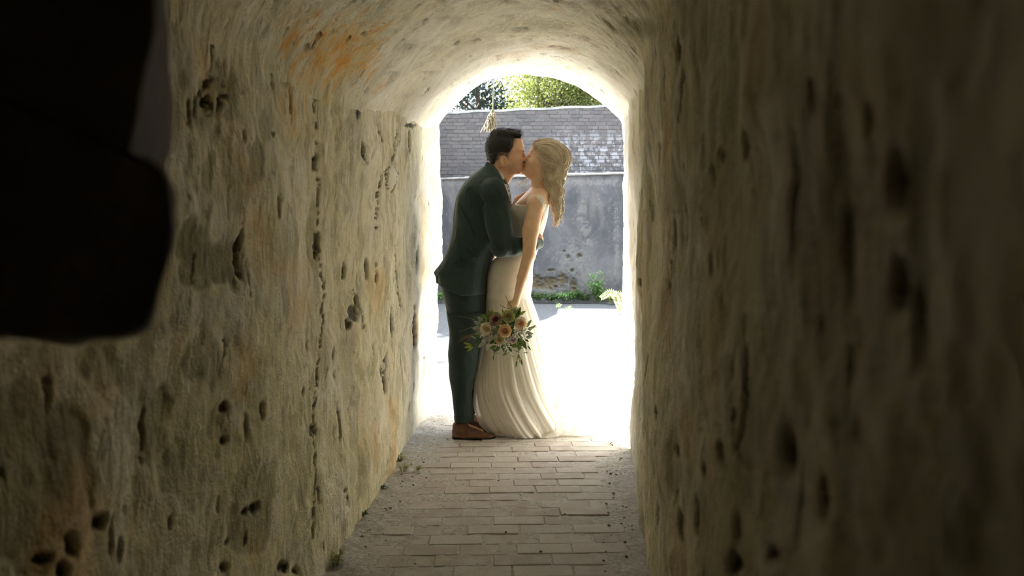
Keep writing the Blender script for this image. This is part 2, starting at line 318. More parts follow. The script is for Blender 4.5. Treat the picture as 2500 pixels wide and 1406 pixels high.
for k in range(n_o-1):
    Qs.append((k, k+1, n_o+k+1, n_o+k)); Qs.append((n_o+k, n_o+k+1, 2*n_o+k+1, 2*n_o+k))
M_OUT = plain('outer_masonry', (.17, .15, .13), .95, .3, 3, .5)
mb = npmesh('wall_outer', VV, Qs, False)
tag(link('wall_outer', mb, M_OUT), 'dark masonry outer face around the passage mouth', kind='structure')
# ------------------------------------------------------------------ ground
m, nt, B = new_mat('sandy_ground'); B.inputs['Roughness'].default_value = 1.0; B.inputs['Specular IOR Level'].default_value = 0.0
p = pos(nt); a = noise(nt, p, 3, 5); b = noise(nt, p, 40, 4)
c = mixc(nt, ramp(nt, a, .35, .65), (0.50, 0.49, 0.465), (0.55, 0.54, 0.515)); c = mixc(nt, ramp(nt, b, .62, .72, 0, .5), c, (0.34, 0.33, 0.3))
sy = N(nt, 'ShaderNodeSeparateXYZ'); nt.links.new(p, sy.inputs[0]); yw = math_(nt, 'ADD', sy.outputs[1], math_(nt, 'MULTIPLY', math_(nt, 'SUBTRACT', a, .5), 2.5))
c = mixc(nt, ramp(nt, yw, 9.3, 10.6), c, mixc(nt, ramp(nt, b, .4, .6), (.115, .115, .118), (.165, .163, .165)))  # grey soil by the wall, spread and darkened to deepen the wall's shade
c = mixc(nt, ramp(nt, sy.outputs[1], 8.6, 7.6), c, mixc(nt, ramp(nt, b, .4, .6), (.12, .116, .11), (.155, .15, .142)))  # ground colour darkened near the mouth to cut light bounced onto the vault
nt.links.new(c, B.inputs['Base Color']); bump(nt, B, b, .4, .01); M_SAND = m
gx = np.linspace(-14, 14, 141); gy = np.concatenate([np.linspace(5.2, 9, 60), np.linspace(9.2, 32, 90)])
G = np.stack(np.meshgrid(gx, gy, indexing='ij'), -1); Zg = -0.014+0.010*vnoise(np.concatenate([G, np.zeros(G.shape[:2]+(1,))], -1), .9, 4)
Zg = np.where(G[..., 1] < 6.6, -0.012, Zg)
Vg = np.concatenate([G, Zg[..., None]], -1).reshape(-1, 3)
# keep the courtyard on its own side of the threshold by following the outer face
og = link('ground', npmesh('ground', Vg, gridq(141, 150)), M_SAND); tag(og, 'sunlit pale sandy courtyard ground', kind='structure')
# passage floor: bed and individual bricks
m, nt, B = new_mat('joint_dirt'); B.inputs['Roughness'].default_value = 1.0
p = pos(nt); a = noise(nt, p, 60, 4); a2 = noise(nt, p, 4, 4)
c = mixc(nt, ramp(nt, a, .4, .65), (0.30, 0.285, 0.265), (0.45, 0.43, 0.41)); c = mixc(nt, ramp(nt, a2, .45, .65, 0, .45), c, (0.30, 0.27, 0.22))
nt.links.new(c, B.inputs['Base Color']); bump(nt, B, a, .5, .006); M_JOINT = m
fy = np.concatenate([np.linspace(YB, 2.4, 60), np.linspace(2.42, 5.9, 260), np.linspace(5.92, 6.45, 20)]); fx = np.linspace(0, 1, 150)
Y2 = np.repeat(fy[:, None], 150, 1); X2 = (XL(np.minimum(Y2, 5.6))-.06)+(XR(Y2)+.06-XL(np.minimum(Y2, 5.6))+.06)*fx[None, :]
Z2 = -0.0005+0*X2; P3 = np.stack([X2, Y2, 0*X2], -1)
edge = np.maximum(sstep(.20, .02, X2-XL(Y2)+.05*vnoise(P3, 5, 12)), sstep(.17, .02, XR(Y2)-X2+.04*vnoise(P3, 5, 13)))
Z2 += edge*(0.012+0.007*vnoise(P3, 14, 2))+0.0025*vnoise(P3, 22, 5)+0.0015*vnoise(P3, 60, 6)
floor_o = link('floor', npmesh('floor', np.stack([X2, Y2, Z2], -1).reshape(-1, 3), gridq(len(fy), 150)), M_JOINT)
tag(floor_o, 'worn brick floor of the passage with sandy joints', kind='structure')
m, nt, B = new_mat('floor_brick'); B.inputs['Roughness'].default_value = .85; B.inputs['Specular IOR Level'].default_value = .25
oi = N(nt, 'ShaderNodeObjectInfo'); p = pos(nt); a = noise(nt, p, 9, 5, .6); b = noise(nt, p, 70, 4, .6)
c = mixc(nt, oi.outputs['Random'], (0.33, 0.29, 0.27), (0.42, 0.39, 0.37)); c = mixc(nt, ramp(nt, a, .42, .66, 0, .6), c, (0.46, 0.45, 0.43))
c = mixc(nt, ramp(nt, b, .55, .72, 0, .5), c, (0.27, 0.23, 0.19)); nt.links.new(c, B.inputs['Base Color']); bump(nt, B, b, .35, .004); M_BRICK = m
def brick_mesh(name, L, W, H, mat, seed):
    rs = random.Random(seed); bm = bmesh.new(); bmesh.ops.create_cube(bm, size=1)
    for v in bm.verts:
        v.co.x *= L*(1+rs.uniform(-.012, .012)); v.co.y *= W*(1+rs.uniform(-.03, .03)); v.co.z *= H
    top = [e for e in bm.edges if all(v.co.z > 0 for v in e.verts)]+[e for e in bm.edges if abs(e.verts[0].co.z-e.verts[1].co.z) > H*.5]
    bmesh.ops.bevel(bm, geom=top, offset=.0045, segments=1, affect='EDGES')
    for v in bm.verts: v.co.x += rs.uniform(-.0012, .0012); v.co.y += rs.uniform(-.0012, .0012)
    me = bpy.data.meshes.new(name); bm.to_mesh(me); bm.free(); me.materials.append(mat); return me
FB = [brick_mesh('brick', .2125, .1025, .05, M_BRICK, k) for k in range(8)]
rw = 0.1063; row = 0; y = 2.62
phases = [.1, .62, .12, .55, .08, .6, .3, .85]
while y < 5.62:
    x0 = float(XL(y))+.03; x1 = float(XR(y))-.0; ph = ((row % 2)*.5+.1*math.sin(row*1.9))*.215
    x = -2.15+ph
    while x < x1:
        if x-.1 > x0 and x+.10 < x1 and (y < 5.45 or x < 0.55):
            zz_ = -0.0225+random.uniform(-.003, .0022)
            sk = random.random()
            o = bpy.data.objects.new('brick', random.choice(FB)); C.objects.link(o); o.parent = floor_o
            o.location = (x+random.uniform(-.003, .003), y+random.uniform(-.0025, .0025)+.012*math.sin(x*3), zz_); o.rotation_euler = (random.uniform(-.008, .008), random.uniform(-.008, .008), random.uniform(-.012, .012)+.03)
        x += .2165
    y += rw; row += 1
# ------------------------------------------------------------------ courtyard wall (lower plaster, ledge, upper brick)
m, nt, B = new_mat('grey_render'); B.inputs['Roughness'].default_value = .95; B.inputs['Specular IOR Level'].default_value = .15
p = pos(nt); a = noise(nt, pos(nt, (1, 1, .7)), 1.3, 7, .65, .5); b = noise(nt, p, 9, 5, .65); b2 = noise(nt, pos(nt, (1, 1, .25)), 3.5, 4)
at_ = N(nt, 'ShaderNodeAttribute', attribute_name='feat'); s_ = N(nt, 'ShaderNodeSeparateColor'); nt.links.new(at_.outputs[0], s_.inputs[0])
c = mixc(nt, ramp(nt, a, .38, .62), (0.064, 0.066, 0.074), (0.112, 0.112, 0.119)); c = mixc(nt, ramp(nt, b, .54, .74, 0, .45), c, (0.165, 0.165, 0.165))
c = mixc(nt, ramp(nt, b2, .5, .7, 0, .5), c, (0.14, 0.135, 0.125))
b9 = noise(nt, p, 22, 5, .7); c = mixc(nt, ramp(nt, b9, .58, .70, 0, .5), c, (.21, .21, .205)); c = mixc(nt, s_.outputs[0], c, (0.19, 0.185, 0.175)); c = mixc(nt, s_.outputs[1], c, mixc(nt, b, (0.055, 0.045, 0.025), (0.17, 0.15, 0.10)))
nt.links.new(c, B.inputs['Base Color']); bump(nt, B, b, .4, .02); M_REND = m
WY = 15.5
path = [(-9, 5.5), (-6.4, 7.4), (-4.4, 9.6), (-3.05, 11.6), (-2.35, 13.0), (-1.9, 14.2), (-1.75, 15.1), (-1.66, 15.5), (9, 15.3)]  # left run beyond view is invented, bent inward to shade the courtyard
def along(path, n):
    P = np.array(path); d = np.r_[0, np.cumsum(np.hypot(*np.diff(P, axis=0).T))]; s = np.linspace(0, d[-1], n)
    return np.stack([np.interp(s, d, P[:, 0]), np.interp(s, d, P[:, 1])], -1)
Pw = along(path, 1300); Zt = 2.355+.028*Pw[:, 0]
nzl = 170; H = np.linspace(0, 1, nzl)
V = np.stack([np.repeat(Pw[:, :1], nzl, 1), np.repeat(Pw[:, 1:], nzl, 1), -.12+H[None, :]*(Zt[:, None]+.12)], -1)
V[..., 1] += .02*vnoise(V, 1.4, 3)+.008*vnoise(V, 6, 4); px, py = proj(V); n2 = fbm(V, 26, 3, 8)
hol = np.zeros(V.shape[:2]); pal = np.zeros_like(hol)
for cx, cy, rx, ry in [(1310, 685, 16, 12), (1345, 690, 20, 13), (1372, 686, 12, 14), (1386, 626, 5, 4), (1412, 624, 6, 5), (1396, 660, 4, 4), (1332, 700, 30, 8), (1400, 700, 8, 18), (1345, 660, 8, 3), (1377, 613, 3, 2), (1060, 655, 4, 8)]:
    hol = np.maximum(hol, blob(px, py, cx, cy, rx, ry, n2*.9))
for cx, cy, rx, ry in [(1395, 640, 30, 40), (1350, 700, 80, 30), (1430, 690, 30, 40), (1440, 590, 14, 8), (1430, 560, 10, 16), (1505, 600, 5, 90), (1420, 520, 10, 30), (1200, 445, 400, 8)]:
    pal = np.maximum(pal, .5*blob(px, py, cx, cy, rx, ry, n2*1.4+.8*vnoise(V, 30, 9), 1.2))
V[..., 1] += .06*hol
me = npmesh('wall_far', V.reshape(-1, 3), gridq(1300, nzl)); attr(me, 'feat', np.stack([pal, hol, 0*hol, 0*hol+1], -1).reshape(-1, 4))
wall_far = link('wall_far', me, M_REND); tag(wall_far, 'tall grey stained retaining wall across the courtyard', kind='structure')
M_CAP = plain('pale_cap', (.27, .265, .25), .9, .25, 6, .4)
def band(name, path, zb, zt, y0, y1, mat, parent):
    P = along(path, 200); rs = fbm(np.stack([P[:, 0], P[:, 1], 0*P[:, 0]], -1), 3, 3, 4)*.012
    prof = [(y0, zb), (y0-.01, (zb+zt)/2), (y0+.01, zt), (y1, zt), (y1, zb)]
    V = np.stack([np.stack([P[:, 0]+0*rs, P[:, 1]+a_, (b_+.028*P[:, 0]+rs*(b_ == zt))], -1) for a_, b_ in prof], 1)
    return link(name, npmesh(name, V.reshape(-1, 3), gridq(200, 5), False), mat, parent)
band('ledge', path, 2.335, 2.375, -.05, 1.0, M_CAP, wall_far)
m, nt, B = new_mat('old_brick'); B.inputs['Roughness'].default_value = .92; B.inputs['Specular IOR Level'].default_value = .15
oi = N(nt, 'ShaderNodeObjectInfo'); p = pos(nt); a = noise(nt, p, 7, 5, .7); b = noise(nt, p, 30, 4, .6)
c = mixc(nt, oi.outputs['Random'], (0.078, 0.076, 0.079), (0.125, 0.109, 0.106)); c = mixc(nt, ramp(nt, b, .45, .7, 0, .7), c, (0.125, 0.122, 0.124))
sp = N(nt, 'ShaderNodeSeparateXYZ'); nt.links.new(p, sp.inputs[0])
# lime bloom low on the right of the brickwork
msk = math_(nt, 'MULTIPLY', ramp(nt, sp.outputs[0], .4, 1.3), ramp(nt, sp.outputs[2], 3.55, 2.9))
c = mixc(nt, math_(nt, 'MULTIPLY', ramp(nt, a, .46, .58), msk), c, (0.27, 0.27, 0.29)); c = mixc(nt, ramp(nt, b, .68, .74, 0, .6), c, (0.25, 0.25, 0.25))
nt.links.new(c, B.inputs['Base Color']); bump(nt, B, b, .5, .01); M_OLDB = m
UY = 16.4
pathu = [(-9.6, 6.0), (-7.1, 8.0), (-4.8, 10.2), (-3.4, 12.0), (-2.65, 13.4), (-2.1, 14.5), (-1.9, 15.4), (-1.84, UY), (9, UY)]  # unseen left run shaped so its shadow falls across the ground
Pu = along(pathu, 260); Hh = np.linspace(0, 1, 10); zt = 3.755+.042*Pu[:, 0]+1.3*sstep(-2.2, -3.6, Pu[:, 0])  # unseen left end raised only to lengthen its shadow on the courtyard
V = np.stack([np.repeat(Pu[:, :1], 10, 1), np.repeat(Pu[:, 1:], 10, 1)-.080, 2.3+(zt[:, None]-2.3)*Hh[None, :]], -1)
M_MORT = plain('old_mortar', (.10, .099, .098), .95, .3, 12, .3)
wall_up = link('wall_upper', npmesh('wall_upper', V.reshape(-1, 3), gridq(260, 10), False), M_MORT); tag(wall_up, 'weathered dark brick wall above the grey retaining wall', kind='structure')
OB = [brick_mesh('brick', .205, .11, .060, M_OLDB, 50+k) for k in range(10)]
cand = []
r = 0; z = 2.42
while z < 4.1:
    x = -1.74+(.108 if r % 2 else 0)+.03*math.sin(r*2.3)
    while x < 5.2:
        top = 3.735+.042*x
        if z+.03 < top: cand.append((x, z+.004*math.sin(x*1.3)))
        x += .218
    z += .0745; r += 1
def inview(x, z):
    px, py = CX+F*x/UY, HZ-F*(z-EYE)/UY
    if not (1030 < px < 1530 and py < 440): return False
    u = (px-1280)/250
    if abs(u) < 1 and py < 300-108*(1-abs(u)**2.2)-4: return False
    if 1190 < px < 1385 and py > 345: return False                 # behind the two heads
    if 1130 < px < 1230 and py > 425: return False
    return True
vis = [c_ for c_ in cand if inview(*c_)]; vis.sort(key=lambda q: abs(q[0]-.2)); keep = set(vis[:300])
bmr = bmesh.new()
for (x, z) in cand:
    proud = random.uniform(-.005, .005); mesh = random.choice(OB)
    if (x, z) in keep:
        o = bpy.data.objects.new('brick', mesh); C.objects.link(o); o.parent = wall_up
        o.location = (x, UY-.035+proud, z); o.rotation_euler = (math.pi/2*0, random.uniform(-.035, .035), random.uniform(-.01, .01))
    else:
        q = bmesh.new(); q.from_mesh(mesh); tmp = bpy.data.meshes.new('t'); q.transform(Matrix.Translation((x, UY-.035+proud, z))); q.to_mesh(tmp); q.free(); bmr.from_mesh(tmp); bpy.data.meshes.remove(tmp)
me = bpy.data.meshes.new('brickwork'); bmr.to_mesh(me); bmr.free(); me.materials.append(M_OLDB)
tag(link('brickwork', me, None, wall_up), kind='stuff')
Pc = along(pathu, 200)
Vc = np.stack([np.stack([Pc[:, 0], Pc[:, 1]+a_, 3.72+.042*Pc[:, 0]+1.3*sstep(-2.2, -3.6, Pc[:, 0])+b_+.008*np.sin(Pc[:, 0]*7)], -1) for a_, b_ in [(-.10, 0), (-.10, .045), (.3, .06), (.3, 0)]], 1)
link('coping', npmesh('coping', Vc.reshape(-1, 3), gridq(200, 4), False), M_CAP, wall_up)
# ------------------------------------------------------------------ black block close on the left
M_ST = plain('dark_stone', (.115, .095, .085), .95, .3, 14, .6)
front = [(386, -200), (386, 0), (385, 60), (372, 130), (356, 210), (344, 280), (325, 350), (318, 378), (330, 392), (372, 398), (392, 412), (404, 440), (413, 490), (419, 560), (413, 610), (396, 665), (383, 700), (373, 745), (358, 790), (330, 815), (285, 829), (200, 833), (100, 830), (-60, 822), (-500, 818)]
back_ = [(404, -200), (408, 0), (410, 60), (410, 130), (415, 210), (420, 270), (418, 330), (414, 370), (408, 385), (404, 398), (406, 412), (414, 440), (420, 490), (424, 560), (418, 612), (402, 668), (389, 705), (378, 748), (360, 795), (331, 818), (285, 832), (200, 837), (100, 834), (-60, 826), (-500, 822)]
layers = []
def lay(pl, Y, mixp=None, k=0): return [((x-CX)/F*Y, Y, EYE-(yv-HZ)/F*Y) for x, yv in pl]
for pl, Y in ((front, .52), (front, .54), (back_, .66), (back_, .80)):
    P = np.array(lay(pl, Y)); 
    d = np.r_[0, np.cumsum(np.linalg.norm(np.diff(P, axis=0), axis=1))]; s = np.linspace(0, d[-1], 150)
    P = np.stack([np.interp(s, d, P[:, k]) for k in range(3)], -1)
    P += .004*np.stack([vnoise(P, 30, 1), 0*P[:, 0], vnoise(P, 30, 2)], -1); layers.append(P)
hub = [np.array([[-1.0, L[0, 1], 1.9]]) for L in layers]
V = np.concatenate([np.repeat(hub[0], 150, 0)]+layers+[np.repeat(hub[-1], 150, 0)]).reshape(6, 150, 3)
V[0, :, 0] = layers[0][:, 0]-.35; V[0, :, 2] = np.maximum(layers[0][:, 2], 1.3)+.1; V[5, :, 0] = layers[-1][:, 0]-.4; V[5, :, 2] = np.maximum(layers[-1][:, 2], 1.3)+.1
V[..., 0] = np.maximum(V[..., 0], -.755)
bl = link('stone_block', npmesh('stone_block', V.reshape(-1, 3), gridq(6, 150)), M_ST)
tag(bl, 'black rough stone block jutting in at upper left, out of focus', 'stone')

# ------------------------------------------------------------------ implicit bodies: fields on a grid, meshed with surface nets
FY = 5.0                                                   # the couple stand 5 m from the camera
def wp(u, v, w_=0.0): return np.array([(u-CX)/400.0, FY+w_/400.0, EYE-(v-HZ)/400.0])   # authoring units: 400 to the metre
class Field:
    def __init__(s, lo, hi, h):
        s.lo = np.array(lo, float); s.h = h; s.n = np.ceil((np.array(hi)-s.lo)/h).astype(int)+1
        s.ax = [s.lo[k]+h*np.arange(s.n[k]) for k in range(3)]; s.v = np.full(s.n, 1.0, np.float32)
    def box(s, lo, hi, pad):
        a = np.clip(np.floor((np.array(lo)-pad-s.lo)/s.h).astype(int), 0, s.n-1); b = np.clip(np.ceil((np.array(hi)+pad-s.lo)/s.h).astype(int)+1, 1, s.n)
        sl = tuple(slice(a[k], b[k]) for k in range(3)); return sl, s.ax[0][sl[0]][:, None, None], s.ax[1][sl[1]][None, :, None], s.ax[2][sl[2]][None, None, :]
    def comb(s, sl, d, k, sub=False):
        a = s.v[sl]
        if sub:
            d = -d; hh = np.clip(.5-.5*(a-d)/k, 0, 1) if k else None
            s.v[sl] = np.maximum(a, d) if not k else a*(1-hh)+d*hh+k*hh*(1-hh)
        else:
            if not k: s.v[sl] = np.minimum(a, d)
            else:
                hh = np.clip(.5+.5*(a-d)/k, 0, 1); s.v[sl] = a*(1-hh)+d*hh-k*hh*(1-hh)
    def cone(s, a, b, ra, rb, k=8, sub=False, flat=None):
        """tapered capsule; flat=(dir, f): cross-section thinner by f along dir"""
        a = wp(*a); b = wp(*b); ra /= 400; rb /= 400; k /= 400; r = max(ra, rb)
        sl, X, Y, Z = s.box(np.minimum(a, b)-r, np.maximum(a, b)+r, k+2*s.h)
        ab = b-a; L = ab@ab+1e-12; t = np.clip(((X-a[0])*ab[0]+(Y-a[1])*ab[1]+(Z-a[2])*ab[2])/L, 0, 1)
        dx, dy, dz = X-a[0]-t*ab[0], Y-a[1]-t*ab[1], Z-a[2]-t*ab[2]
        if flat is not None:
            d_, f = flat; d_ = np.array(d_, float); d_ /= np.linalg.norm(d_); q = (dx*d_[0]+dy*d_[1]+dz*d_[2])*(1/f-1)
            dx, dy, dz = dx+q*d_[0], dy+q*d_[1], dz+q*d_[2]
        s.comb(sl, (np.sqrt(dx*dx+dy*dy+dz*dz)-(ra+t*(rb-ra))).astype(np.float32), k, sub); return s
    def ell(s, c, r, k=8, rot=0.0, sub=False, yaw=0.0):
        """ellipsoid, radii (u, w, v), rotated by rot degrees in the picture plane (clockwise positive) """
        c = wp(*c); r = np.array(r, float)/400; k /= 400; R = r.max()
        sl, X, Y, Z = s.box(c-R, c+R, k+2*s.h); x, y, z = X-c[0], Y-c[1], Z-c[2]
        a = math.radians(rot); x, z = x*math.cos(a)-z*math.sin(a), x*math.sin(a)+z*math.cos(a)
        if yaw: b = math.radians(yaw); x, y = x*math.cos(b)-y*math.sin(b), x*math.sin(b)+y*math.cos(b)
        q0 = np.sqrt((x/r[0])**2+(y/r[1])**2+(z/r[2])**2); q1 = np.sqrt((x/r[0]**2)**2+(y/r[1]**2)**2+(z/r[2]**2)**2)+1e-9
        s.comb(sl, (q0*(q0-1)/q1).astype(np.float32), k, sub); return s
    def stack(s, rows, k=8, p=2.0, sub=False, fold=None):
        """rows (v, u_left, u_right, w_centre, half_depth): a loft of ellipses that keeps the outline exactly"""
        R = np.array(rows, float); zs = EYE-(R[:, 0]-HZ)/400
        o = np.argsort(zs); R = R[o]; zs = zs[o]; k /= 400
        lo = (R[:, 1].min()-CX)/400, FY+(R[:, 3]-R[:, 4]).min()/400, zs[0]; hi = (R[:, 2].max()-CX)/400, FY+(R[:, 3]+R[:, 4]).max()/400, zs[-1]
        sl, X, Y, Z = s.box(lo, hi, k+4*s.h); z1 = s.ax[2][sl[2]]; zi = np.clip(z1, zs[0], zs[-1])
        g = lambda c: np.interp(zi, zs, R[:, c])[None, None, :]
        ker = np.ones(5)/5
        def gs(c):
            a = np.interp(zi, zs, R[:, c]); a = np.convolve(np.pad(a, 2, 'edge'), ker, 'valid'); return a[None, None, :]
        uc = ((gs(1)+gs(2))/2-CX)/400; a = (gs(2)-gs(1))/800; wc = FY+gs(3)/400; b = gs(4)/400
        q = (np.abs((X-uc)/a)**p+np.abs((Y-wc)/b)**p)**(1/p); d = (q-1)*np.minimum(a, b)
        if fold is not None: d = d+fold(X, Y, Z)
        dz = np.maximum(np.maximum(zs[0]-z1, z1-zs[-1]), 0)[None, None, :]
        d = np.where(dz > 0, np.sqrt(np.maximum(d, 0)**2+dz**2)+np.minimum(d, 0)*0, d)
        s.comb(sl, d.astype(np.float32), k, sub); return s
    def mesh(s, name, smooth=2, disp=None):
        v = s.v; ins = v < 0; n = s.n
        c = np.zeros(tuple(n-1), np.uint8)
        for dx in (0, 1):
            for dy in (0, 1):
                for dz in (0, 1): c += ins[dx:n[0]-1+dx, dy:n[1]-1+dy, dz:n[2]-1+dz]
        act = (c > 0) & (c < 8); idx = np.full(act.shape, -1, np.int32); ii = np.argwhere(act); idx[act] = np.arange(len(ii))
        P = np.zeros((len(ii), 3)); W = np.zeros(len(ii)); cor = [(a, b, d) for a in (0, 1) for b in (0, 1) for d in (0, 1)]
        val = {q: v[ii[:, 0]+q[0], ii[:, 1]+q[1], ii[:, 2]+q[2]] for q in cor}
        for q in cor:
            for k in range(3):
                if q[k] == 0:
                    r = list(q); r[k] = 1; r = tuple(r); a, b = val[q], val[r]; m = (a < 0) != (b < 0)
                    t = np.where(m, a/(a-b+1e-20), 0); e = np.array(q, float)[None, :]+t[:, None]*(np.array(r)-np.array(q))[None, :]
                    P += e*m[:, None]; W += m
        V = s.lo+(ii+P/W[:, None])*s.h; Qs = []
        for k in range(3):
            o1, o2 = [(1, 2), (2, 0), (0, 1)][k]
            A = ins; sh = [slice(None)]*3; sh[k] = slice(0, -1); sh2 = [slice(None)]*3; sh2[k] = slice(1, None)
            a = A[tuple(sh)]; b = A[tuple(sh2)]; e = np.argwhere(a != b)
            e = e[(e[:, o1] > 0) & (e[:, o2] > 0) & (e[:, o1] < n[o1]-1) & (e[:, o2] < n[o2]-1)]
            fl = a[tuple(e.T)]
            def gi(d1, d2): q = e.copy(); q[:, o1] += d1; q[:, o2] += d2; return idx[tuple(q.T)]
            q = np.stack([gi(-1, -1), gi(0, -1), gi(0, 0), gi(-1, 0)], -1); q[~fl] = q[~fl][:, ::-1]; Qs.append(q)
        Q = np.concatenate(Qs); Q = Q[(Q >= 0).all(1)]
        for _ in range(smooth):
            S = np.zeros_like(V); cn = np.zeros(len(V))
            for i in range(4):
                a, b = Q[:, i], Q[:, (i+1) % 4]
                for k in range(3): S[:, k] += np.bincount(a, V[b, k], len(V))+np.bincount(b, V[a, k], len(V))
                cn += np.bincount(a, minlength=len(V))+np.bincount(b, minlength=len(V))
            V = V*.4+.6*S/np.maximum(cn, 1)[:, None]
        if disp is not None: V = disp(V)
        return npmesh(name, V, Q)
def fld(u0, v0, u1, v1, w0, w1, h):
    a = wp(u0, v1, w0); b = wp(u1, v0, w1); return Field(a, b, h)
def tube(bm_, pts, rad, sides=6, cap=True):
    """swept tube through world points into lists (V, Q)"""
    V, Q = bm_; P = [Vector(p) for p in pts]; n = len(P); base = len(V); up = Vector((0.13, -1, 0.21)).normalized(); 
    for i, p in enumerate(P):
        t = (P[min(i+1, n-1)]-P[max(i-1, 0)]); t = t.normalized() if t.length > 1e-9 else Vector((0, 0, 1))
        a = up.cross(t); a = a.normalized() if a.length > 1e-4 else Vector((1, 0, 0)); b = t.cross(a); r = rad[i] if hasattr(rad, '__len__') else rad
        for k in range(sides):
            an = 2*math.pi*k/sides; V.append(tuple(p+a*(r*math.cos(an))+b*(r*math.sin(an))))
    for i in range(n-1):
        for k in range(sides):
            k2 = (k+1) % sides; Q.append((base+i*sides+k, base+i*sides+k2, base+(i+1)*sides+k2, base+(i+1)*sides+k))
def spl(pts, n):
    """smooth curve (Catmull-Rom) through points -> n samples"""
    P = np.array(pts, float); m = len(P); d = np.r_[0, np.cumsum(np.linalg.norm(np.diff(P, axis=0), axis=1))]; out = []
    Pp = np.vstack([2*P[0]-P[1], P, 2*P[-1]-P[-2]])
    for s in np.linspace(0, d[-1], n):
        i = min(max(np.searchsorted(d, s, 'right')-1, 0), m-2); t = (s-d[i])/(d[i+1]-d[i]+1e-12); a, b, c, e = Pp[i], Pp[i+1], Pp[i+2], Pp[i+3]
        out.append(.5*((2*b)+(-a+c)*t+(2*a-5*b+4*c-e)*t*t+(-a+3*b-3*c+e)*t**3))
    return np.array(out)
def bvh_of(*objs):
    V = []; Fc = []
    for o in objs:
        b = len(V); V += [o.matrix_world @ v.co if o.parent is None else v.co for v in o.data.vertices]; Fc += [tuple(b+i for i in p.vertices) for p in o.data.polygons]
    return BVHTree.FromPolygons(V, Fc)
def drape(name, bvh, poly, thick, mat, parent, off=.001, step=3.0, w0=-200):
    """a thin raised piece of cloth lying on the camera-side of a body; poly = outline in authoring units"""
    P = np.array(poly, float); lo, hi = P.min(0), P.max(0)
    bm = bmesh.new(); vs = [bm.verts.new((x, 0, z)) for x, z in poly]; f = bm.faces.new(vs)
    for ax, (l, h_) in enumerate(zip(lo, hi)):
        for c in np.arange(l+step, h_, step):
            co = (c, 0, 0) if ax == 0 else (0, 0, c); no = (1, 0, 0) if ax == 0 else (0, 0, 1)
            bmesh.ops.bisect_plane(bm, geom=bm.verts[:]+bm.edges[:]+bm.faces[:], plane_co=co, plane_no=no)
    for v in bm.verts:
        u_, v_ = v.co.x, v.co.z; o = Vector(wp(u_, v_, w0)); hit = bvh.ray_cast(o, Vector((0, 1, 0)), 1.5)
        if hit[0] is None:
            nr = bvh.find_nearest(Vector(wp(u_, v_, -60))); p = nr[0]; v.co = (o.x, p.y-off-thick, o.z)
        else: v.co = (o.x, hit[0].y-off-thick, o.z)
    bmesh.ops.recalc_face_normals(bm, faces=bm.faces)
    r = bmesh.ops.extrude_face_region(bm, geom=bm.faces[:]); 
    for e in r['geom']:
        if isinstance(e, bmesh.types.BMVert): e.co.y += thick+.002
    bmesh.ops.recalc_face_normals(bm, faces=bm.faces)
    me = bpy.data.meshes.new(name); bm.to_mesh(me); bm.free()
    return link(name, me, mat, parent)

# ------------------------------------------------------------------ the groom
def mat_skin(name, col, col2, rough=.5):
    m, nt, B = new_mat(name); B.inputs['Roughness'].default_value = rough; B.inputs['Specular IOR Level'].default_value = .3
    B.inputs['Subsurface Weight'].default_value = .15; B.inputs['Subsurface Radius'].default_value = (.02, .008, .004); B.inputs['Subsurface Scale'].default_value = .4
    n = noise(nt, pos(nt), 25, 4); c = mixc(nt, ramp(nt, n, .35, .65), col, col2)
    a = N(nt, 'ShaderNodeAttribute', attribute_name='feat'); s = N(nt, 'ShaderNodeSeparateColor'); nt.links.new(a.outputs[0], s.inputs[0])
    c = mixc(nt, s.outputs[0], c, (.06, .05, .045)); c = mixc(nt, s.outputs[1], c, (.55, .20, .16)); nt.links.new(c, B.inputs['Base Color'])
    bump(nt, B, noise(nt, pos(nt), 300, 2), .08, .002); return m
def mat_cloth(name, a_, b_, rough=.68, wr=.4, sheen=.12):
    m, nt, B = new_mat(name); B.inputs['Roughness'].default_value = rough; B.inputs['Specular IOR Level'].default_value = .2; B.inputs['Sheen Weight'].default_value = sheen
    p = pos(nt); n = noise(nt, p, 6, 4); wv = noise(nt, p, 420, 2, .5); c = mixc(nt, ramp(nt, n, .3, .7), a_, b_); nt.links.new(c, B.inputs['Base Color'])
    h = math_(nt, 'ADD', math_(nt, 'MULTIPLY', noise(nt, pos(nt, (1, 1, .5)), 16, 3, .5, .8), 1.0), math_(nt, 'MULTIPLY', wv, .06)); bump(nt, B, h, wr, .02); return m
M_SK1 = mat_skin('skin_tan', (.66, .40, .27), (.72, .45, .31)); M_SUIT = mat_cloth('green_suit', (.022, .043, .041), (.034, .060, .057)); M_TROU = mat_cloth('green_trousers', (.018, .036, .034), (.026, .046, .043))
M_SHIRT = plain('white_shirt', (.75, .74, .72), .8); M_HAIR1 = plain('black_hair', (.009, .008, .009), .5, .4, 60, .3, spec=.4); M_SHOE = plain('brown_leather', (.13, .055, .025), .45, .35, 25, .2, spec=.5); M_SOLE = plain('dark_sole', (.02, .018, .016), .6)
M_LINE = plain('seam', (.007, .013, .013), .9); M_SIDE = plain('greying_hair', (.10, .085, .075), .7, .35, 80, .3)
groom = empty('person', (-.22, 5.03, 0), 'man with short black hair in dark green suit and brown shoes, kissing the bride', 'person')
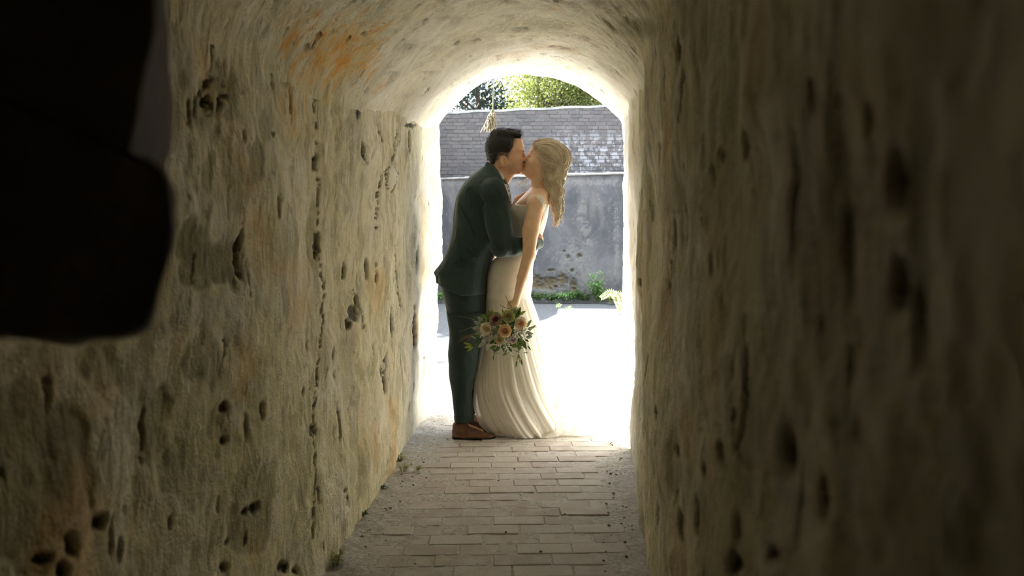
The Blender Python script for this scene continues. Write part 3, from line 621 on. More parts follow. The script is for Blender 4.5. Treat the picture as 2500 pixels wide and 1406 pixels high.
# body
f = fld(1060, 300, 1350, 1075, -125, 125, .0042)
f.ell((1228, 363, 0), (41, 32, 37), 6, 8)                        # skull
f.ell((1226, 378, 0), (34, 29, 26), 12)
f.stack([(340, 1240, 1275, 0, 22), (350, 1236, 1278, 0, 25), (362, 1232, 1280, 0, 27), (375, 1230, 1281, 0, 27), (382, 1229, 1277, 0, 27), (392, 1229, 1276, 0, 28), (402, 1228, 1276, 0, 27), (411, 1230, 1275, 0, 24), (419, 1234, 1273, 0, 19), (424, 1240, 1268, 0, 14)], 8, 2.2)
f.ell((1268, 369, -12), (11, 13, 5), 6, 5); f.ell((1268, 369, 12), (11, 13, 5), 6, 5)      # brow ridge
f.cone((1275, 375, 0), (1285, 388, 0), 5, 5.3, 4); f.cone((1284, 389, 0), (1276, 392, 0), 5.3, 5, 4); f.ell((1278, 391, -5), (5, 4, 4), 3); f.ell((1278, 391, 5), (5, 4, 4), 3)
f.ell((1276, 378, -13), (6, 5.5, 4.5), 4, sub=True); f.ell((1276, 378, 13), (6, 5.5, 4.5), 4, sub=True)
f.ell((1270, 379, -13), (6, 5.5, 5), 3); f.ell((1270, 379, 13), (6, 5.5, 5), 3)            # closed lids
f.ell((1262, 391, -19), (12, 8, 9), 8); f.ell((1262, 391, 19), (12, 8, 9), 8)              # cheeks
f.ell((1277, 401, 0), (5.5, 10, 3.2), 3); f.ell((1276, 407, 0), (5.5, 8.5, 3.2), 3); f.cone((1271, 404.2, -12), (1286, 404.2, 0), 1.0, .8, 2, True)
f.ell((1267, 417, 0), (9, 11, 8), 7)
f.cone((1232, 404, -22), (1264, 416, -8), 8, 6, 8); f.cone((1232, 404, 22), (1264, 416, 8), 8, 6, 8)  # jaw
for sg in (-1, 1):                                               # ears
    f.ell((1228, 397, 31*sg), (10, 6, 13.5), 2, -12); f.ell((1230.5, 396, 36*sg), (5.5, 5, 9), 1, -12, True); f.ell((1231, 402, 33*sg), (3, 3, 4), 1.5, 0, True); f.ell((1226, 408, 31*sg), (5, 4, 5), 3)
f.cone((1218, 398, 0), (1196, 452, 0), 27, 29, 10); f.cone((1245, 412, 0), (1222, 440, 0), 17, 22, 10)
f.stack([(440, 1165, 1222, 0, 45), (460, 1140, 1232, 0, 72), (500, 1128, 1238, 0, 66), (560, 1118, 1230, 0, 55), (620, 1108, 1200, 0, 52), (680, 1098, 1180, 0, 58), (730, 1104, 1176, 0, 54)], 14)
AR = dict(sh=(1204, 474, -66), el=(1228, 602, -84), wr=(1296, 599, -66))
def hand(f, wr, kn, n_, side, curl, th, k=2.5, s=1.0):
    """palm from the wrist to the knuckles and five bent fingers; n_ = palm normal (curl direction), side = towards the thumb"""
    wr, kn, n_, side = [np.array(a, float) for a in (wr, kn, n_, side)]; d = (kn-wr); L = np.linalg.norm(d); d /= L
    for j, o in enumerate((-1.05, -.35, .35, 1.05)):
        off = side*(-o*9*s); b = kn+off-d*abs(o)*2*s; f.cone(tuple(wr+off*.5), tuple(b), 6.0*s, 5.2*s, 4)
        ln = (17, 20, 18.5, 14)[j] if True else 0; ln = ln*s; a1 = curl; p = b
        for seg in range(3):
            an = a1*(seg+1)*(1.0 if seg < 2 else .9); dd = d*math.cos(an)+n_*math.sin(an); q = p+dd*ln*(.46, .32, .26)[seg]
            f.cone(tuple(p), tuple(q), (4.4-.4*seg)*s, (4.1-.4*seg)*s, 1.2); p = q
    b = wr+side*6*s+d*4*s; t1 = b+side*9*s+d*8*s+n_*2; t2 = t1+side*(4-th)*s+d*9*s+n_*(4+th)*s
    f.cone(tuple(b), tuple(t1), 5.5*s, 5*s, 4); f.cone(tuple(t1), tuple(t2), 4.8*s, 3.8*s, 2)
f.cone(AR['sh'], AR['el'], 24, 18, 12); f.cone(AR['el'], AR['wr'], 18, 11, 6)
f.cone(AR['wr'], (1317, 593, -40), 11, 8, 5); hand(f, (1318, 592, -38), (1321, 590, -14), (-1, 0, .05), (0, -1, 0), .25, 1)
f.cone((1196, 474, 66), (1226, 556, 92), 24, 18, 12); f.cone((1226, 556, 92), (1258, 502, 38), 18, 9.5, 6)
hand(f, (1260, 499, 34), (1281, 481, 12), (.5, .65, -.2), (-.5, -.7, -.2), .12, 0, 2.5, 1.0)
for sg, (k_, an) in ((-1, ((1143, 880, -30), (1128, 1035, -28))), (1, ((1150, 875, 34), (1140, 1028, 44)))):
    f.cone((1142, 715, 28*sg), k_, 30, 21, 12); f.cone(k_, an, 21, 13, 6); f.cone(an, (an[0]+45, an[1]+14, an[2]-10), 13, 11, 6)
me = f.mesh('body', 2)
P = np.array([v.co for v in me.vertices]); U_ = CX+400*P[:, 0]; V_ = HZ-400*(P[:, 2]-EYE); W_ = 400*(P[:, 1]-FY); nn = vnoise(P, 260, 3)
sm = lambda x, a, b: sstep(a, b, x)
beard = np.maximum(.10*sm(V_, 396, 406)*(U_ > 1236)*(V_ < 428)*sm(U_, 1236, 1246), 0); must = np.exp(-(((U_-1278)/7)**2+((V_-397.5)/3.6)**2+(W_/13)**2)**2)*.95
brow = np.exp(-(((U_-1274)/8)**2+((V_-371+.1*(U_-1274))/2.2)**2+((np.abs(W_)-13)/9)**2)**2)*.95; lash = np.exp(-(((U_-1275)/6)**2+((V_-382)/1.6)**2+((np.abs(W_)-13)/6)**2)**2)*.8
fade = sstep(0, 14, (1263-(V_-352)*.42)-U_)*(V_ < 394)*(1-np.exp(-(((U_-1229)/11)**2+((V_-398)/15)**2)**2))*.82*(U_ > 1195); fade = np.maximum(fade, .5*sstep(0, 10, 1216-U_)*(V_ < 418)*(V_ > 380)); beard = np.maximum(beard, fade)
lipm = np.exp(-(((U_-1280)/5)**2+((V_-404)/4)**2+(W_/9)**2)**2)*.6
attr(me, 'feat', np.stack([np.clip(np.maximum(np.maximum(beard*(1+.4*nn), must), np.maximum(brow, lash)), 0, 1), lipm, 0*lipm, 0*lipm+1], -1))
body1 = link('body', me, M_SK1, groom)
# hair: a cap over the skull, then short tufts
f = fld(1175, 300, 1300, 430, -50, 50, .003)
f.ell((1227, 360, 0), (43, 35, 41), 4, 6); f.stack([(380, 1187, 1225, 0, 30), (400, 1194, 1218, 0, 27), (412, 1198, 1212, 0, 22)], 8)
f.cone((1215, 336, 0), (1262, 332, 0), 19, 12, 8); f.cone((1225, 330, -14), (1266, 333, -12), 13, 8, 6); f.cone((1225, 330, 14), (1266, 333, 12), 13, 8, 6)
# cut the face, ear and neck away
for sg in (-1, 1):
    f.ell((1293, 391, 14*sg), (49, 44, 50), 5, 0, True); f.ell((1230, 402, 40*sg), (10, 16, 15), 3, 0, True); f.ell((1256, 386, 45*sg), (15, 22, 20), 5, 0, True)
f.ell((1286, 372, 0), (25, 40, 34), 6, 0, True)
def hd(V):
    n = vnoise(V*np.array([1, 1, .5]), 120, 4); return V+np.stack([.0012*n, .0012*vnoise(V, 130, 5), .0016*n], -1)
me = f.mesh('hair', 1, hd); hair1 = link('hair', me, M_HAIR1, groom)
hb = bvh_of(hair1); VQ = ([], []); rs = random.Random(3)
for k in range(2600):
    u = rs.uniform(1186, 1272); v = rs.uniform(312, 404); w_ = rs.uniform(-34, 34)
    o = Vector(wp(u, v, w_)); nr = hb.find_nearest(o)
    if nr[0] is None: continue
    p, nm = nr[0], nr[1]; c_ = Vector(wp(1228, 362, 0)); nm = (p-c_).normalized()
    top = max(0, (1.62+.13-0)*0+(p.z-wp(0, 345)[2])/.07); fr = max(0, (p.x-wp(1235, 0)[0])/.1)
    L = .006+.010*max(0, min(1, top))+.016*max(0, min(1, top))*fr; d = (nm*.28+Vector((.8*min(1, top)-.15, 0, -.5+1.0*min(1, max(top, 0))))).normalized()
    d = (d+Vector((rs.uniform(-.2, .2), rs.uniform(-.25, .25), rs.uniform(-.15, .15)))).normalized()
    tube(VQ, [p-nm*.002, p+d*L*.55+nm*L*.1, p+d*L], [.0010, .0008, .0002], 3)
o = link('hair_tufts', npmesh('hair_tufts', *VQ), M_HAIR1, groom); tag(o, kind='stuff')
# greying sideburn and nape
bb = bvh_of(body1); VQ = ([], [])
for k in range(520):
    u = rs.uniform(1205, 1250); v = rs.uniform(366, 400); 
    if u > 1238+(386-v)*.35 or (abs(u-1229) < 9 and v > 384) or v > 392 and u > 1236: continue
    for sg in (-1, 1):
        hit = bb.ray_cast(Vector(wp(u, v, 120*sg)), Vector((0, -sg, 0)), .6)
        if hit[0] is None: continue
        p = hit[0]; tube(VQ, [p, p+Vector((-.002, -.0015*-sg*-1, -.004))*1.3], [.0011, .0004], 3)
o = link('sideburns', npmesh('sideburns', *VQ), M_SIDE, groom); tag(o, 'short greying hair in front of the ear', kind='stuff')
# trousers
def wr(amp, s, seed):
    return lambda X, Y, Z: (amp*vnoise(np.stack(np.broadcast_arrays(X*.8+Z*.35, Y, Z), -1), s, seed))
f = fld(1060, 660, 1215, 1035, -100, 110, .0045)
f.stack([(670, 1080, 1186, 0, 66), (700, 1077, 1188, 0, 68), (730, 1085, 1187, 0, 66), (760, 1091, 1186, 0, 62), (790, 1096, 1180, 0, 56)], 8, 2.2)
f.stack([(760, 1091, 1186, -30, 36), (800, 1097, 1182, -32, 38), (824, 1101, 1178, -32, 37), (856, 1097, 1172, -32, 36), (890, 1097, 1167, -32, 34), (930, 1101, 1158, -32, 32), (945, 1103, 1153, -32, 31), (970, 1106, 1155, -32, 30), (1000, 1109, 1157, -31, 29), (1014, 1110, 1158, -30, 29), (1021, 1112, 1157, -30, 28)], 8, 2.1, fold=wr(.005, 14, 5))
f.stack([(760, 1096, 1186, 30, 34), (860, 1108, 1176, 34, 34), (940, 1112, 1162, 38, 30), (1018, 1116, 1160, 42, 27)], 8, 2.1)
f.cone((1108, 1008, -60), (1158, 1004, -60), 3, 3, 5, sub=True); f.cone((1108, 960, -64), (1150, 972, -62), 2.5, 2, 5, sub=True); f.cone((1100, 735, -66), (1150, 800, -68), 2, 2, 5, sub=True)
f.ell((1135, 1026, -30), (18, 20, 10), 2, 0, True); f.ell((1140, 1024, 42), (16, 19, 10), 2, 0, True)
trou = link('trousers', f.mesh('trousers', 2), M_TROU, groom)
# shoes
for nm_, ox, ow in (('shoe', 0, -34), ('shoe', 8, 40)):
    f = fld(1095, 1005, 1225, 1068, ow-45, ow+35, .003)
    a_ = lambda u, v, w_: (u+ox, v-(ow > 0)*0, w_+ow)
    f.ell(a_(1125, 1033, 0), (18, 15, 16), 6); f.ell(a_(1128, 1046, 0), (22, 15, 10), 8); f.cone(a_(1130, 1040, 0), a_(1168, 1049, -10), 14, 11, 10); f.ell(a_(1176, 1051, -14), (28, 15, 8), 8, 3, yaw=12); f.stack([(1050, 1107+ox, 1207+ox, ow-8, 16), (1056, 1106+ox, 1209+ox, ow-8, 17)], 4, 2.4)
    f.ell(a_(1130, 1018, 0), (14, 12, 9), 3, 0, True); f.cone(a_(1138, 1031, -16), a_(1146, 1047, -20), 1.2, 1.2, 2, True)
    f.stack([(1059, 1060+ox, 1240+ox, ow, 60), (1075, 1060+ox, 1240+ox, ow, 60)], .5, 2, True)
    sh = link(nm_, f.mesh('shoe', 1), M_SHOE, groom)
    f = fld(1095, 1045, 1230, 1064, ow-50, ow+40, .0028)
    f.stack([(1054, 1106+ox, 1146+ox, ow-2, 16), (1060, 1107+ox, 1143+ox, ow-2, 15)], 2, 2.6); f.stack([(1054.5, 1130+ox, 1211+ox, ow-10, 18), (1058, 1132+ox, 1211+ox, ow-10, 18)], 2, 2.3)
    link('sole', f.mesh('sole', 1), M_SOLE, sh)
# shirt collar and shirt front
f = fld(1180, 385, 1262, 520, -60, 60, .003)
f.cone((1214, 410, 0), (1206, 436, 0), 26, 30, 6); f.stack([(430, 1185, 1232, 0, 32), (445, 1180, 1240, 0, 36), (480, 1180, 1247, 0, 40), (510, 1180, 1247, 0, 40)], 10)
f.cone((1240, 388, 0), (1203, 392, 0), 27, 16, 4, True); f.ell((1190, 396, 0), (20, 60, 18), 3, 0, True)
link('shirt', f.mesh('shirt', 2), M_SHIRT, groom)
# jacket
f = fld(1045, 385, 1345, 725, -135, 125, .004)
f.stack([(402, 1186, 1208, 0, 26), (410, 1176, 1215, 0, 34), (420, 1160, 1221, 0, 46), (432, 1146, 1227, 0, 58), (446, 1134, 1234, 0, 70), (462, 1124, 1239, 0, 80), (480, 1116, 1244, 0, 84), (500, 1111, 1248, 0, 84), (530, 1107, 1249, 0, 80), (560, 1104, 1246, 0, 74), (590, 1098, 1232, 0, 69), (615, 1090, 1212, 0, 68), (632, 1083, 1203, 0, 70), (646, 1074, 1198, 0, 71), (656, 1066, 1195, 0, 72), (664, 1060, 1193, 0, 73), (668, 1060, 1193, 0, 73), (672, 1065, 1192, 0, 74), (682, 1066, 1191, 0, 76), (700, 1067, 1190, 0, 78), (716, 1068, 1190, 0, 79)], 6, 2.25)
f.ell((1196, 470, 64), (36, 30, 40), 12, -10)
f.cone((1192, 402, -22), (1226, 452, -48), 5, 4, 8); 
f.ell((1210, 399, 0), (22, 26, 20), 4, -25, True); f.cone((1222, 412, 0), (1250, 470, 0), 17, 20, 5, True); f.cone((1247, 470, 0), (1256, 560, 0), 13, 9, 5, True)
# hem slopes down to the front; tails and vent at the back
f.stack([(640, 1190, 1191, 0, 10), (640.5, 1190, 1191, 0, 10)], 1)
jb = f
f.cone((1056, 672, -16), (1084, 628, -26), 3, 2.5, 2, True); f.cone((1068, 690, -30), (1084, 630, -40), 2.5, 2, 4, True)
f.ell((1056, 764, 0), (126, 150, 74), 1, 0, True)
# near sleeve, kept apart from the body by a seam groove
f.cone((1180, 452, -74), (1196, 600, -92), 5, 4, 6, True)
f.ell((1209, 482, -70), (37, 30, 42), 6, -8)
f.cone((1210, 490, -72), (1226, 598, -86), 34, 27, 6); f.cone((1226, 600, -86), (1250, 602, -78), 27, 22, 8); f.cone((1250, 602, -78), (1294, 597, -66), 22, 18, 5); f.cone((1294, 597, -66), (1314, 594, -44), 17, 13, 5)
f.cone((1204, 490, 68), (1226, 552, 92), 34, 25, 8); f.cone((1226, 552, 92), (1252, 511, 46), 24, 16, 6)
for a_, b_, r_ in [((1190, 560, -120), (1222, 600, -118), 4), ((1230, 535, -124), (1246, 588, -110), 6), ((1230, 588, -120), (1235, 622, -114), 6), ((1240, 584, -114), (1246, 618, -107), 6), ((1251, 582, -105), (1256, 614, -101), 5), ((1205, 575, -122), (1224, 600, -120), 5), ((1196, 515, -112), (1214, 565, -119), 6), ((1234, 505, -110), (1242, 545, -112), 5),
                   ((1150, 560, -80), (1190, 590, -86), 9), ((1130, 606, -72), (1188, 622, -80), 8), ((1120, 500, -78), (1168, 560, -88), 9), ((1120, 648, -74), (1180, 634, -76), 7), ((1150, 470, -78), (1180, 500, -90), 9), ((1115, 560, -66), (1140, 640, -74), 8)]:
    f.cone(a_, b_, r_, r_*.8, 9, True)
jk = link('jacket', f.mesh('jacket', 2, lambda V: V+.0045*np.stack([vnoise(V*np.array([1., 1, .6]), 22, 3), vnoise(V*np.array([1., 1, .6])+V[:, [2, 0, 1]]*.5, 17, 4), 0*V[:, 0]], -1)), M_SUIT, groom)
jbv = bvh_of(jk)
drape('lapel', jbv, [(1198, 408), (1206, 412), (1222, 440), (1236, 468), (1244, 492), (1247, 520), (1246, 545), (1240, 530), (1232, 500), (1226, 478), (1214, 470), (1217, 462), (1207, 446), (1196, 425)], .0025, M_SUIT, groom)
drape('collar', jbv, [(1186, 402), (1194, 404), (1204, 418), (1216, 436), (1222, 446), (1210, 450), (1200, 436), (1188, 418), (1180, 410)], .004, M_SUIT, groom)
drape('waistcoat_edge', jbv, [(1226, 437), (1236, 441), (1243, 458), (1248, 480), (1249, 505), (1244, 490), (1236, 466)], .003, plain('pale_shirt_front', (.45, .44, .42), .8), groom)
drape('pocket_flap', jbv, [(1154, 609), (1192, 604), (1193, 618), (1156, 624)], .0028, M_SUIT, groom)
drape('back_seam', jbv, [(1120, 492), (1121, 491.5), (1149, 540), (1163.4, 580), (1162.6, 580.5), (1147.6, 541)], .0003, M_LINE, groom, .0002)

# ------------------------------------------------------------------ the bride
M_SK2 = mat_skin('skin_fair', (.76, .50, .33), (.82, .56, .39))
def mat_gown(name, lace, tr, transp=0.0, col=(.86, .84, .79)):
    m, nt, B = new_mat(name); B.inputs['Roughness'].default_value = .75; B.inputs['Specular IOR Level'].default_value = .25; B.inputs['Sheen Weight'].default_value = .2
    p = pos(nt)
    if lace:
        v = N(nt, 'ShaderNodeTexVoronoi', feature='DISTANCE_TO_EDGE'); v.inputs['Scale'].default_value = 120; nt.links.new(p, v.inputs['Vector']); n = noise(nt, p, 45, 4, .6, 1.5)
        h = math_(nt, 'ADD', ramp(nt, v.outputs['Distance'], 0, .25), ramp(nt, n, .4, .6)); c = mixc(nt, ramp(nt, h, .3, 1.6), tuple(x*.93 for x in col), col); bump(nt, B, h, .28, .003)
    else:
        n = noise(nt, pos(nt, (1, 1, .08)), 60, 4, .6); c = mixc(nt, ramp(nt, n, .35, .65), tuple(x*.93 for x in col), col); bump(nt, B, n, .3, .004)
    nt.links.new(c, B.inputs['Base Color']); out = B.outputs[0]
    if tr:
        t = N(nt, 'ShaderNodeBsdfTranslucent'); t.inputs[0].default_value = (*col, 1); mx = N(nt, 'ShaderNodeMixShader'); mx.inputs[0].default_value = tr
        nt.links.new(out, mx.inputs[1]); nt.links.new(t.outputs[0], mx.inputs[2]); out = mx.outputs[0]
    if transp:
        t = N(nt, 'ShaderNodeBsdfTransparent'); mx = N(nt, 'ShaderNodeMixShader'); mx.inputs[0].default_value = transp
        nt.links.new(out, mx.inputs[1]); nt.links.new(t.outputs[0], mx.inputs[2]); out = mx.outputs[0]
    nt.links.new(out, nt.nodes['Material Output'].inputs[0]); return m
M_LACE = mat_gown('ivory_lace', True, .12); M_TULLE = mat_gown('ivory_tulle', False, .35, .10)
def mat_blond():
    m, nt, B = new_mat('blond_hair'); B.inputs['Roughness'].default_value = .45; B.inputs['Specular IOR Level'].default_value = .45
    g = N(nt, 'ShaderNodeNewGeometry'); n = noise(nt, pos(nt), 30, 3); c = mixc(nt, g.outputs['Random Per Island'], (.55, .45, .31), (.95, .88, .72)); c = mixc(nt, ramp(nt, n, .35, .65, 0, .4), c, (.38, .29, .19))
    nt.links.new(c, B.inputs['Base Color']); t = N(nt, 'ShaderNodeBsdfTranslucent'); t.inputs[0].default_value = (.7, .6, .42, 1); mx = N(nt, 'ShaderNodeMixShader'); mx.inputs[0].default_value = .2
    nt.links.new(B.outputs[0], mx.inputs[1]); nt.links.new(t.outputs[0], mx.inputs[2]); nt.links.new(mx.outputs[0], nt.nodes['Material Output'].inputs[0]); return m
M_HAIR2 = mat_blond()
bride = empty('person', (.02, 5.05, 0), 'woman with long blond curls in ivory lace and tulle wedding gown holding a bouquet', 'person')
f = fld(1165, 320, 1400, 1064, -130, 130, .0042)
f.ell((1337, 377, 0), (35, 30, 34), 6, -8)
f.stack([(350, 1303, 1345, 0, 22), (358, 1299, 1348, 0, 25), (368, 1294, 1348, 0, 26), (378, 1291, 1348, 0, 26), (386, 1289, 1348, 0, 27), (396, 1286, 1346, 0, 27), (406, 1284, 1342, 0, 25), (414, 1281, 1338, 0, 22), (421, 1279, 1334, 0, 17), (428, 1281, 1330, 0, 13), (436, 1290, 1330, 0, 12)], 7, 2.2)
f.cone((1291, 380, 0), (1283, 393, 1), 4.2, 4.6, 3); f.ell((1286, 396, 0), (5, 7, 3.5), 3)
f.ell((1293, 381, -12), (5, 6, 4), 3, sub=True); f.ell((1293, 381, 12), (5, 6, 4), 3, sub=True); f.ell((1298, 382, -12), (6, 5.5, 4.6), 2.5); f.ell((1298, 382, 12), (6, 5.5, 4.6), 2.5)
f.ell((1283.5, 403, 0), (4.8, 8.5, 2.9), 2); f.ell((1282, 408.5, 0), (4.8, 7.5, 3), 2); f.ell((1281, 419, 0), (7, 9, 7), 5); f.ell((1300, 398, -16), (12, 9, 11), 7); f.ell((1300, 398, 16), (12, 9, 11), 7)
f.ell((1340, 398, -26), (6, 3.2, 9), 2, 12); f.ell((1340, 398, 26), (6, 3.2, 9), 2, 12)
f.cone((1316, 420, 0), (1316, 478, 0), 19, 20, 9)
f.stack([(462, 1292, 1338, 0, 30), (472, 1282, 1342, 0, 50), (484, 1270, 1342, 0, 58), (496, 1258, 1341, 0, 58), (508, 1250, 1340, 0, 54), (530, 1249, 1337, 0, 50), (550, 1253, 1332, 0, 47), (575, 1256, 1324, 0, 42), (600, 1250, 1314, 0, 38), (630, 1218, 1306, 0, 42), (670, 1196, 1296, 0, 52), (720, 1194, 1290, 0, 50), (760, 1200, 1290, 0, 46)], 10, 2.1)
f.ell((1272, 520, -26), (24, 22, 20), 8); f.ell((1272, 520, 26), (24, 22, 20), 8)
f.ell((1309, 500, -58), (20, 19, 20), 10)
f.cone((1306, 508, -62), (1293, 566, -88), 19, 19.5, 8); f.cone((1293, 566, -88), (1289, 620, -103), 19, 14, 5); f.cone((1289, 620, -103), (1274, 672, -102), 14, 12, 4); f.cone((1274, 672, -102), (1260, 727, -94), 12, 8, 4); f.ell((1300, 624, -101), (5, 6, 8), 4)
hand(f, (1259, 730, -94), (1250, 744, -97), (.3, .1, 1), (-.83, -.5, 0), .95, 2, 1.6, .82)
f.cone((1314, 498, 56), (1290, 598, 84), 18, 14, 10); f.cone((1290, 598, 84), (1232, 625, 96), 13, 9, 5); hand(f, (1232, 625, 96), (1218, 628, 92), (0, .1, -1), (0, -1, 0), .4, 1, 1.6, .82)
for sg in (-1, 1): f.cone((1245, 750, 24*sg), (1240, 900, 24*sg), 26, 18, 8); f.cone((1240, 900, 24*sg), (1245, 1035, 28*sg), 18, 10, 6); f.cone((1245, 1035, 28*sg), (1215, 1048, 24*sg), 10, 8, 5)
me = f.mesh('body', 2)
P = np.array([v.co for v in me.vertices]); U_ = CX+400*P[:, 0]; V_ = HZ-400*(P[:, 2]-EYE); W_ = 400*(P[:, 1]-FY)
lash = np.exp(-(((U_-1292)/5.5)**2+((V_-383.5-.2*(U_-1292))/1.5)**2+((np.abs(W_)-13)/7)**2)**2)*.95; brow = np.exp(-(((U_-1298)/7)**2+((V_-372-.3*(U_-1298))/1.8)**2+((np.abs(W_)-13)/9)**2)**2)*.5
lipm = np.exp(-(((U_-1279)/6)**2+((V_-405.5)/4.5)**2+(W_/10)**2)**2)
attr(me, 'feat', np.stack([np.maximum(lash, brow), lipm, 0*lipm, 0*lipm+1], -1)); body2 = link('body', me, M_SK2, bride)
# lace gown
f = fld(1140, 480, 1390, 1062, -80, 135, .005)
f.stack([(503, 1248, 1330, 0, 57), (515, 1243, 1334, 0, 57), (540, 1247, 1330, 0, 53), (570, 1251, 1324, 0, 46), (600, 1244, 1316, 0, 42), (620, 1222, 1310, 0, 46), (640, 1198, 1303, 0, 53), (660, 1191, 1300, 0, 57), (680, 1188, 1301, 0, 59), (700, 1187, 1299, 0, 58), (724, 1186, 1295, 0, 55), (750, 1187, 1303, 0, 56), (780, 1187, 1312, 2, 58), (820, 1184, 1322, 8, 64), (860, 1178, 1329, 16, 70), (900, 1170, 1338, 24, 78), (940, 1163, 1347, 30, 84), (970, 1163, 1354, 34, 86), (1000, 1167, 1362, 36, 88), (1030, 1176, 1370, 38, 88), (1052, 1190, 1374, 38, 86)], 8, 2.1)
f.ell((1269, 522, -27), (26, 25, 23), 8); f.ell((1269, 522, 27), (26, 25, 23), 8)
f.cone((1312, 470, -90), (1330, 560, -70), 26, 15, 3, True); f.ell((1345, 520, 0), (36, 80, 66), 3, -14, True); f.ell((1285, 478, 0), (34, 30, 28), 4, -35, True)
f.cone((1300, 515, -70), (1292, 560, -84), 17, 17, 3, True)
gown = link('gown', f.mesh('gown', 1, lambda V: V+.0012*np.stack([vnoise(V, 160, 3), vnoise(V, 150, 4), 0*V[:, 0]], -1)), M_LACE, bride)
bb2 = bvh_of(body2)
drape('lace_strap', bb2, [(1304, 480), (1312, 478), (1322, 482), (1331, 494), (1336, 510), (1334, 530), (1326, 550), (1317, 569), (1313, 562), (1320, 545), (1325, 527), (1324, 511), (1315, 494)], .0022, M_LACE, bride, .001, 2.5)
VQ = ([], [])
for w_ in np.linspace(24, 50, 7): tube(VQ, [wp(1252+(50-w_)*.2, 508, w_), wp(1272, 488, w_+1), wp(1288, 472, w_*.9), wp(1302, 463, w_*.9), wp(1318, 466, w_)], [.002, .0026, .003, .003, .002], 5)
link('lace_strap', npmesh('lace_strap', *VQ), M_LACE, bride)
# tulle skirt with folds
SK = np.array([(728, 1185, 1297, 0, 57), (760, 1185.5, 1309, 3, 61), (790, 1183, 1319, 8, 66), (820, 1179, 1327, 14, 72), (860, 1170, 1337, 24, 82), (900, 1161, 1347, 32, 90), (940, 1151, 1358, 40, 98), (970, 1151, 1366, 44, 100), (1000, 1154, 1378, 48, 102), (1030, 1163, 1390, 50, 104), (1048, 1173, 1395, 50, 104), (1058, 1186, 1396, 50, 100), (1061, 1200, 1392, 50, 94)], float)
nT, nA = 150, 420; tt = np.linspace(0, 1, nT); vv = 728+(1061-728)*tt; an = np.linspace(0, 2*np.pi, nA, endpoint=False)
g = [np.convolve(np.pad(np.interp(vv, SK[:, 0], SK[:, k]), 6, 'edge'), np.ones(13)/13, 'valid') for k in (1, 2, 3, 4)]
A_, T_ = np.meshgrid(an, tt, indexing='ij'); amp = 1.0+13*T_**1.3
tw = A_-.55*T_**1.5
fo = (.50*np.sin(9*tw+1.3+.8*np.sin(2*tw))+.35*np.sin(17*tw+.7+1.1*np.sin(3*tw))+.22*np.sin(31*tw+2*T_)+.10*np.sin(63*tw))
fo = np.where(fo > 0, fo*.8, fo*1.2)
rr = 1+amp*fo/110*(.35+.65*np.abs(np.sin(A_)))+.02*T_*vnoise(np.stack([np.cos(A_)*2, np.sin(A_)*2, T_*4], -1), 1.5, 9)
uu = (g[0]+g[1])[None, :]/2+(g[1]-g[0])[None, :]/2*np.cos(A_)*rr; ww = g[2][None, :]+g[3][None, :]*np.sin(A_)*rr
hem = vv[None, :]+0*uu; hem = hem+T_**12*3.0*np.sin(11*A_+1)
X = (uu-CX)/400; Y = FY+ww/400; Z = np.maximum(EYE-(hem-HZ)/400, .002+.004*(1+np.sin(7*A_)))
skirt = link('skirt', npmesh('skirt', np.stack([X, Y, Z], -1).reshape(-1, 3), gridq(nA, nT, True)[:, ::-1]), M_TULLE, bride)
# bunched train on the floor
f = fld(1290, 960, 1560, 1066, -90, 170, .0042)
for c_, r_, ro in [((1338, 1052, 0), (30, 40, 18), 0), ((1350, 1048, -22), (20, 16, 15), -15), ((1374, 1046, 20), (34, 50, 22), 10), ((1412, 1048, -2), (28, 26, 21), 6), ((1402, 1040, 30), (38, 44, 30), 20), ((1380, 1015, 60), (34, 50, 34), 35), ((1438, 1052, 30), (40, 50, 15), 8), ((1470, 1057, 14), (40, 26, 9), 3), ((1500, 1059, 10), (36, 22, 5), 0), ((1440, 1056, 80), (60, 60, 9), 0), ((1360, 1000, 50), (18, 50, 44), 10), ((1325, 1058, -20), (30, 28, 9), 0), ((1292, 1060, -30), (22, 16, 7), 0)]:
    f.ell(c_, r_, 7, ro)
f.stack([(1060.8, 1240, 1600, 40, 200), (1080, 1240, 1600, 40, 200)], .5, 2, True)
def tr(V):
    q = V*np.array([1., 1., 1.6]); n = 1-2*np.abs(vnoise(q+.03*vnoise(q, 20, 7)[:, None], 17, 3)); n2 = 1-2*np.abs(vnoise(q, 42, 5)); k = sstep(.0, .03, V[:, 2])
    return V+np.stack([.004*n*k, -.005*n*k-.001*n2*k, (.005*n+.002*n2)*k], -1)
link('train', f.mesh('train', 1, tr), M_TULLE, bride)
# hair: full volume, then locks laid over it
f = fld(1285, 325, 1405, 575, -60, 60, .0035)
f.ell((1341, 375, 0), (40, 33, 35), 4, -6); f.ell((1371, 384, 0), (20, 26, 28), 8, -8); f.ell((1358, 422, 0), (26, 25, 34), 12); f.cone((1350, 440, -14), (1354, 495, -22), 21, 15, 10); f.cone((1354, 495, -22), (1358, 535, -24), 14, 8, 6); f.cone((1358, 535, -24), (1354, 552, -24), 7, 2, 4); f.cone((1336, 430, -6), (1340, 478, -20), 15, 9, 8)
f.ell((1296, 398, 0), (24, 44, 34), 3, -28, True); f.ell((1308, 415, -20), (16, 30, 26), 3, 0, True); f.ell((1308, 415, 20), (16, 30, 26), 3, 0, True)
hair2 = link('hair', f.mesh('hair', 1, lambda V: V+.0015*np.stack([vnoise(V, 90, 3), vnoise(V, 95, 4), vnoise(V, 80, 6)], -1)), M_HAIR2, bride)
hb2 = bvh_of(hair2, body2); rs = random.Random(11)
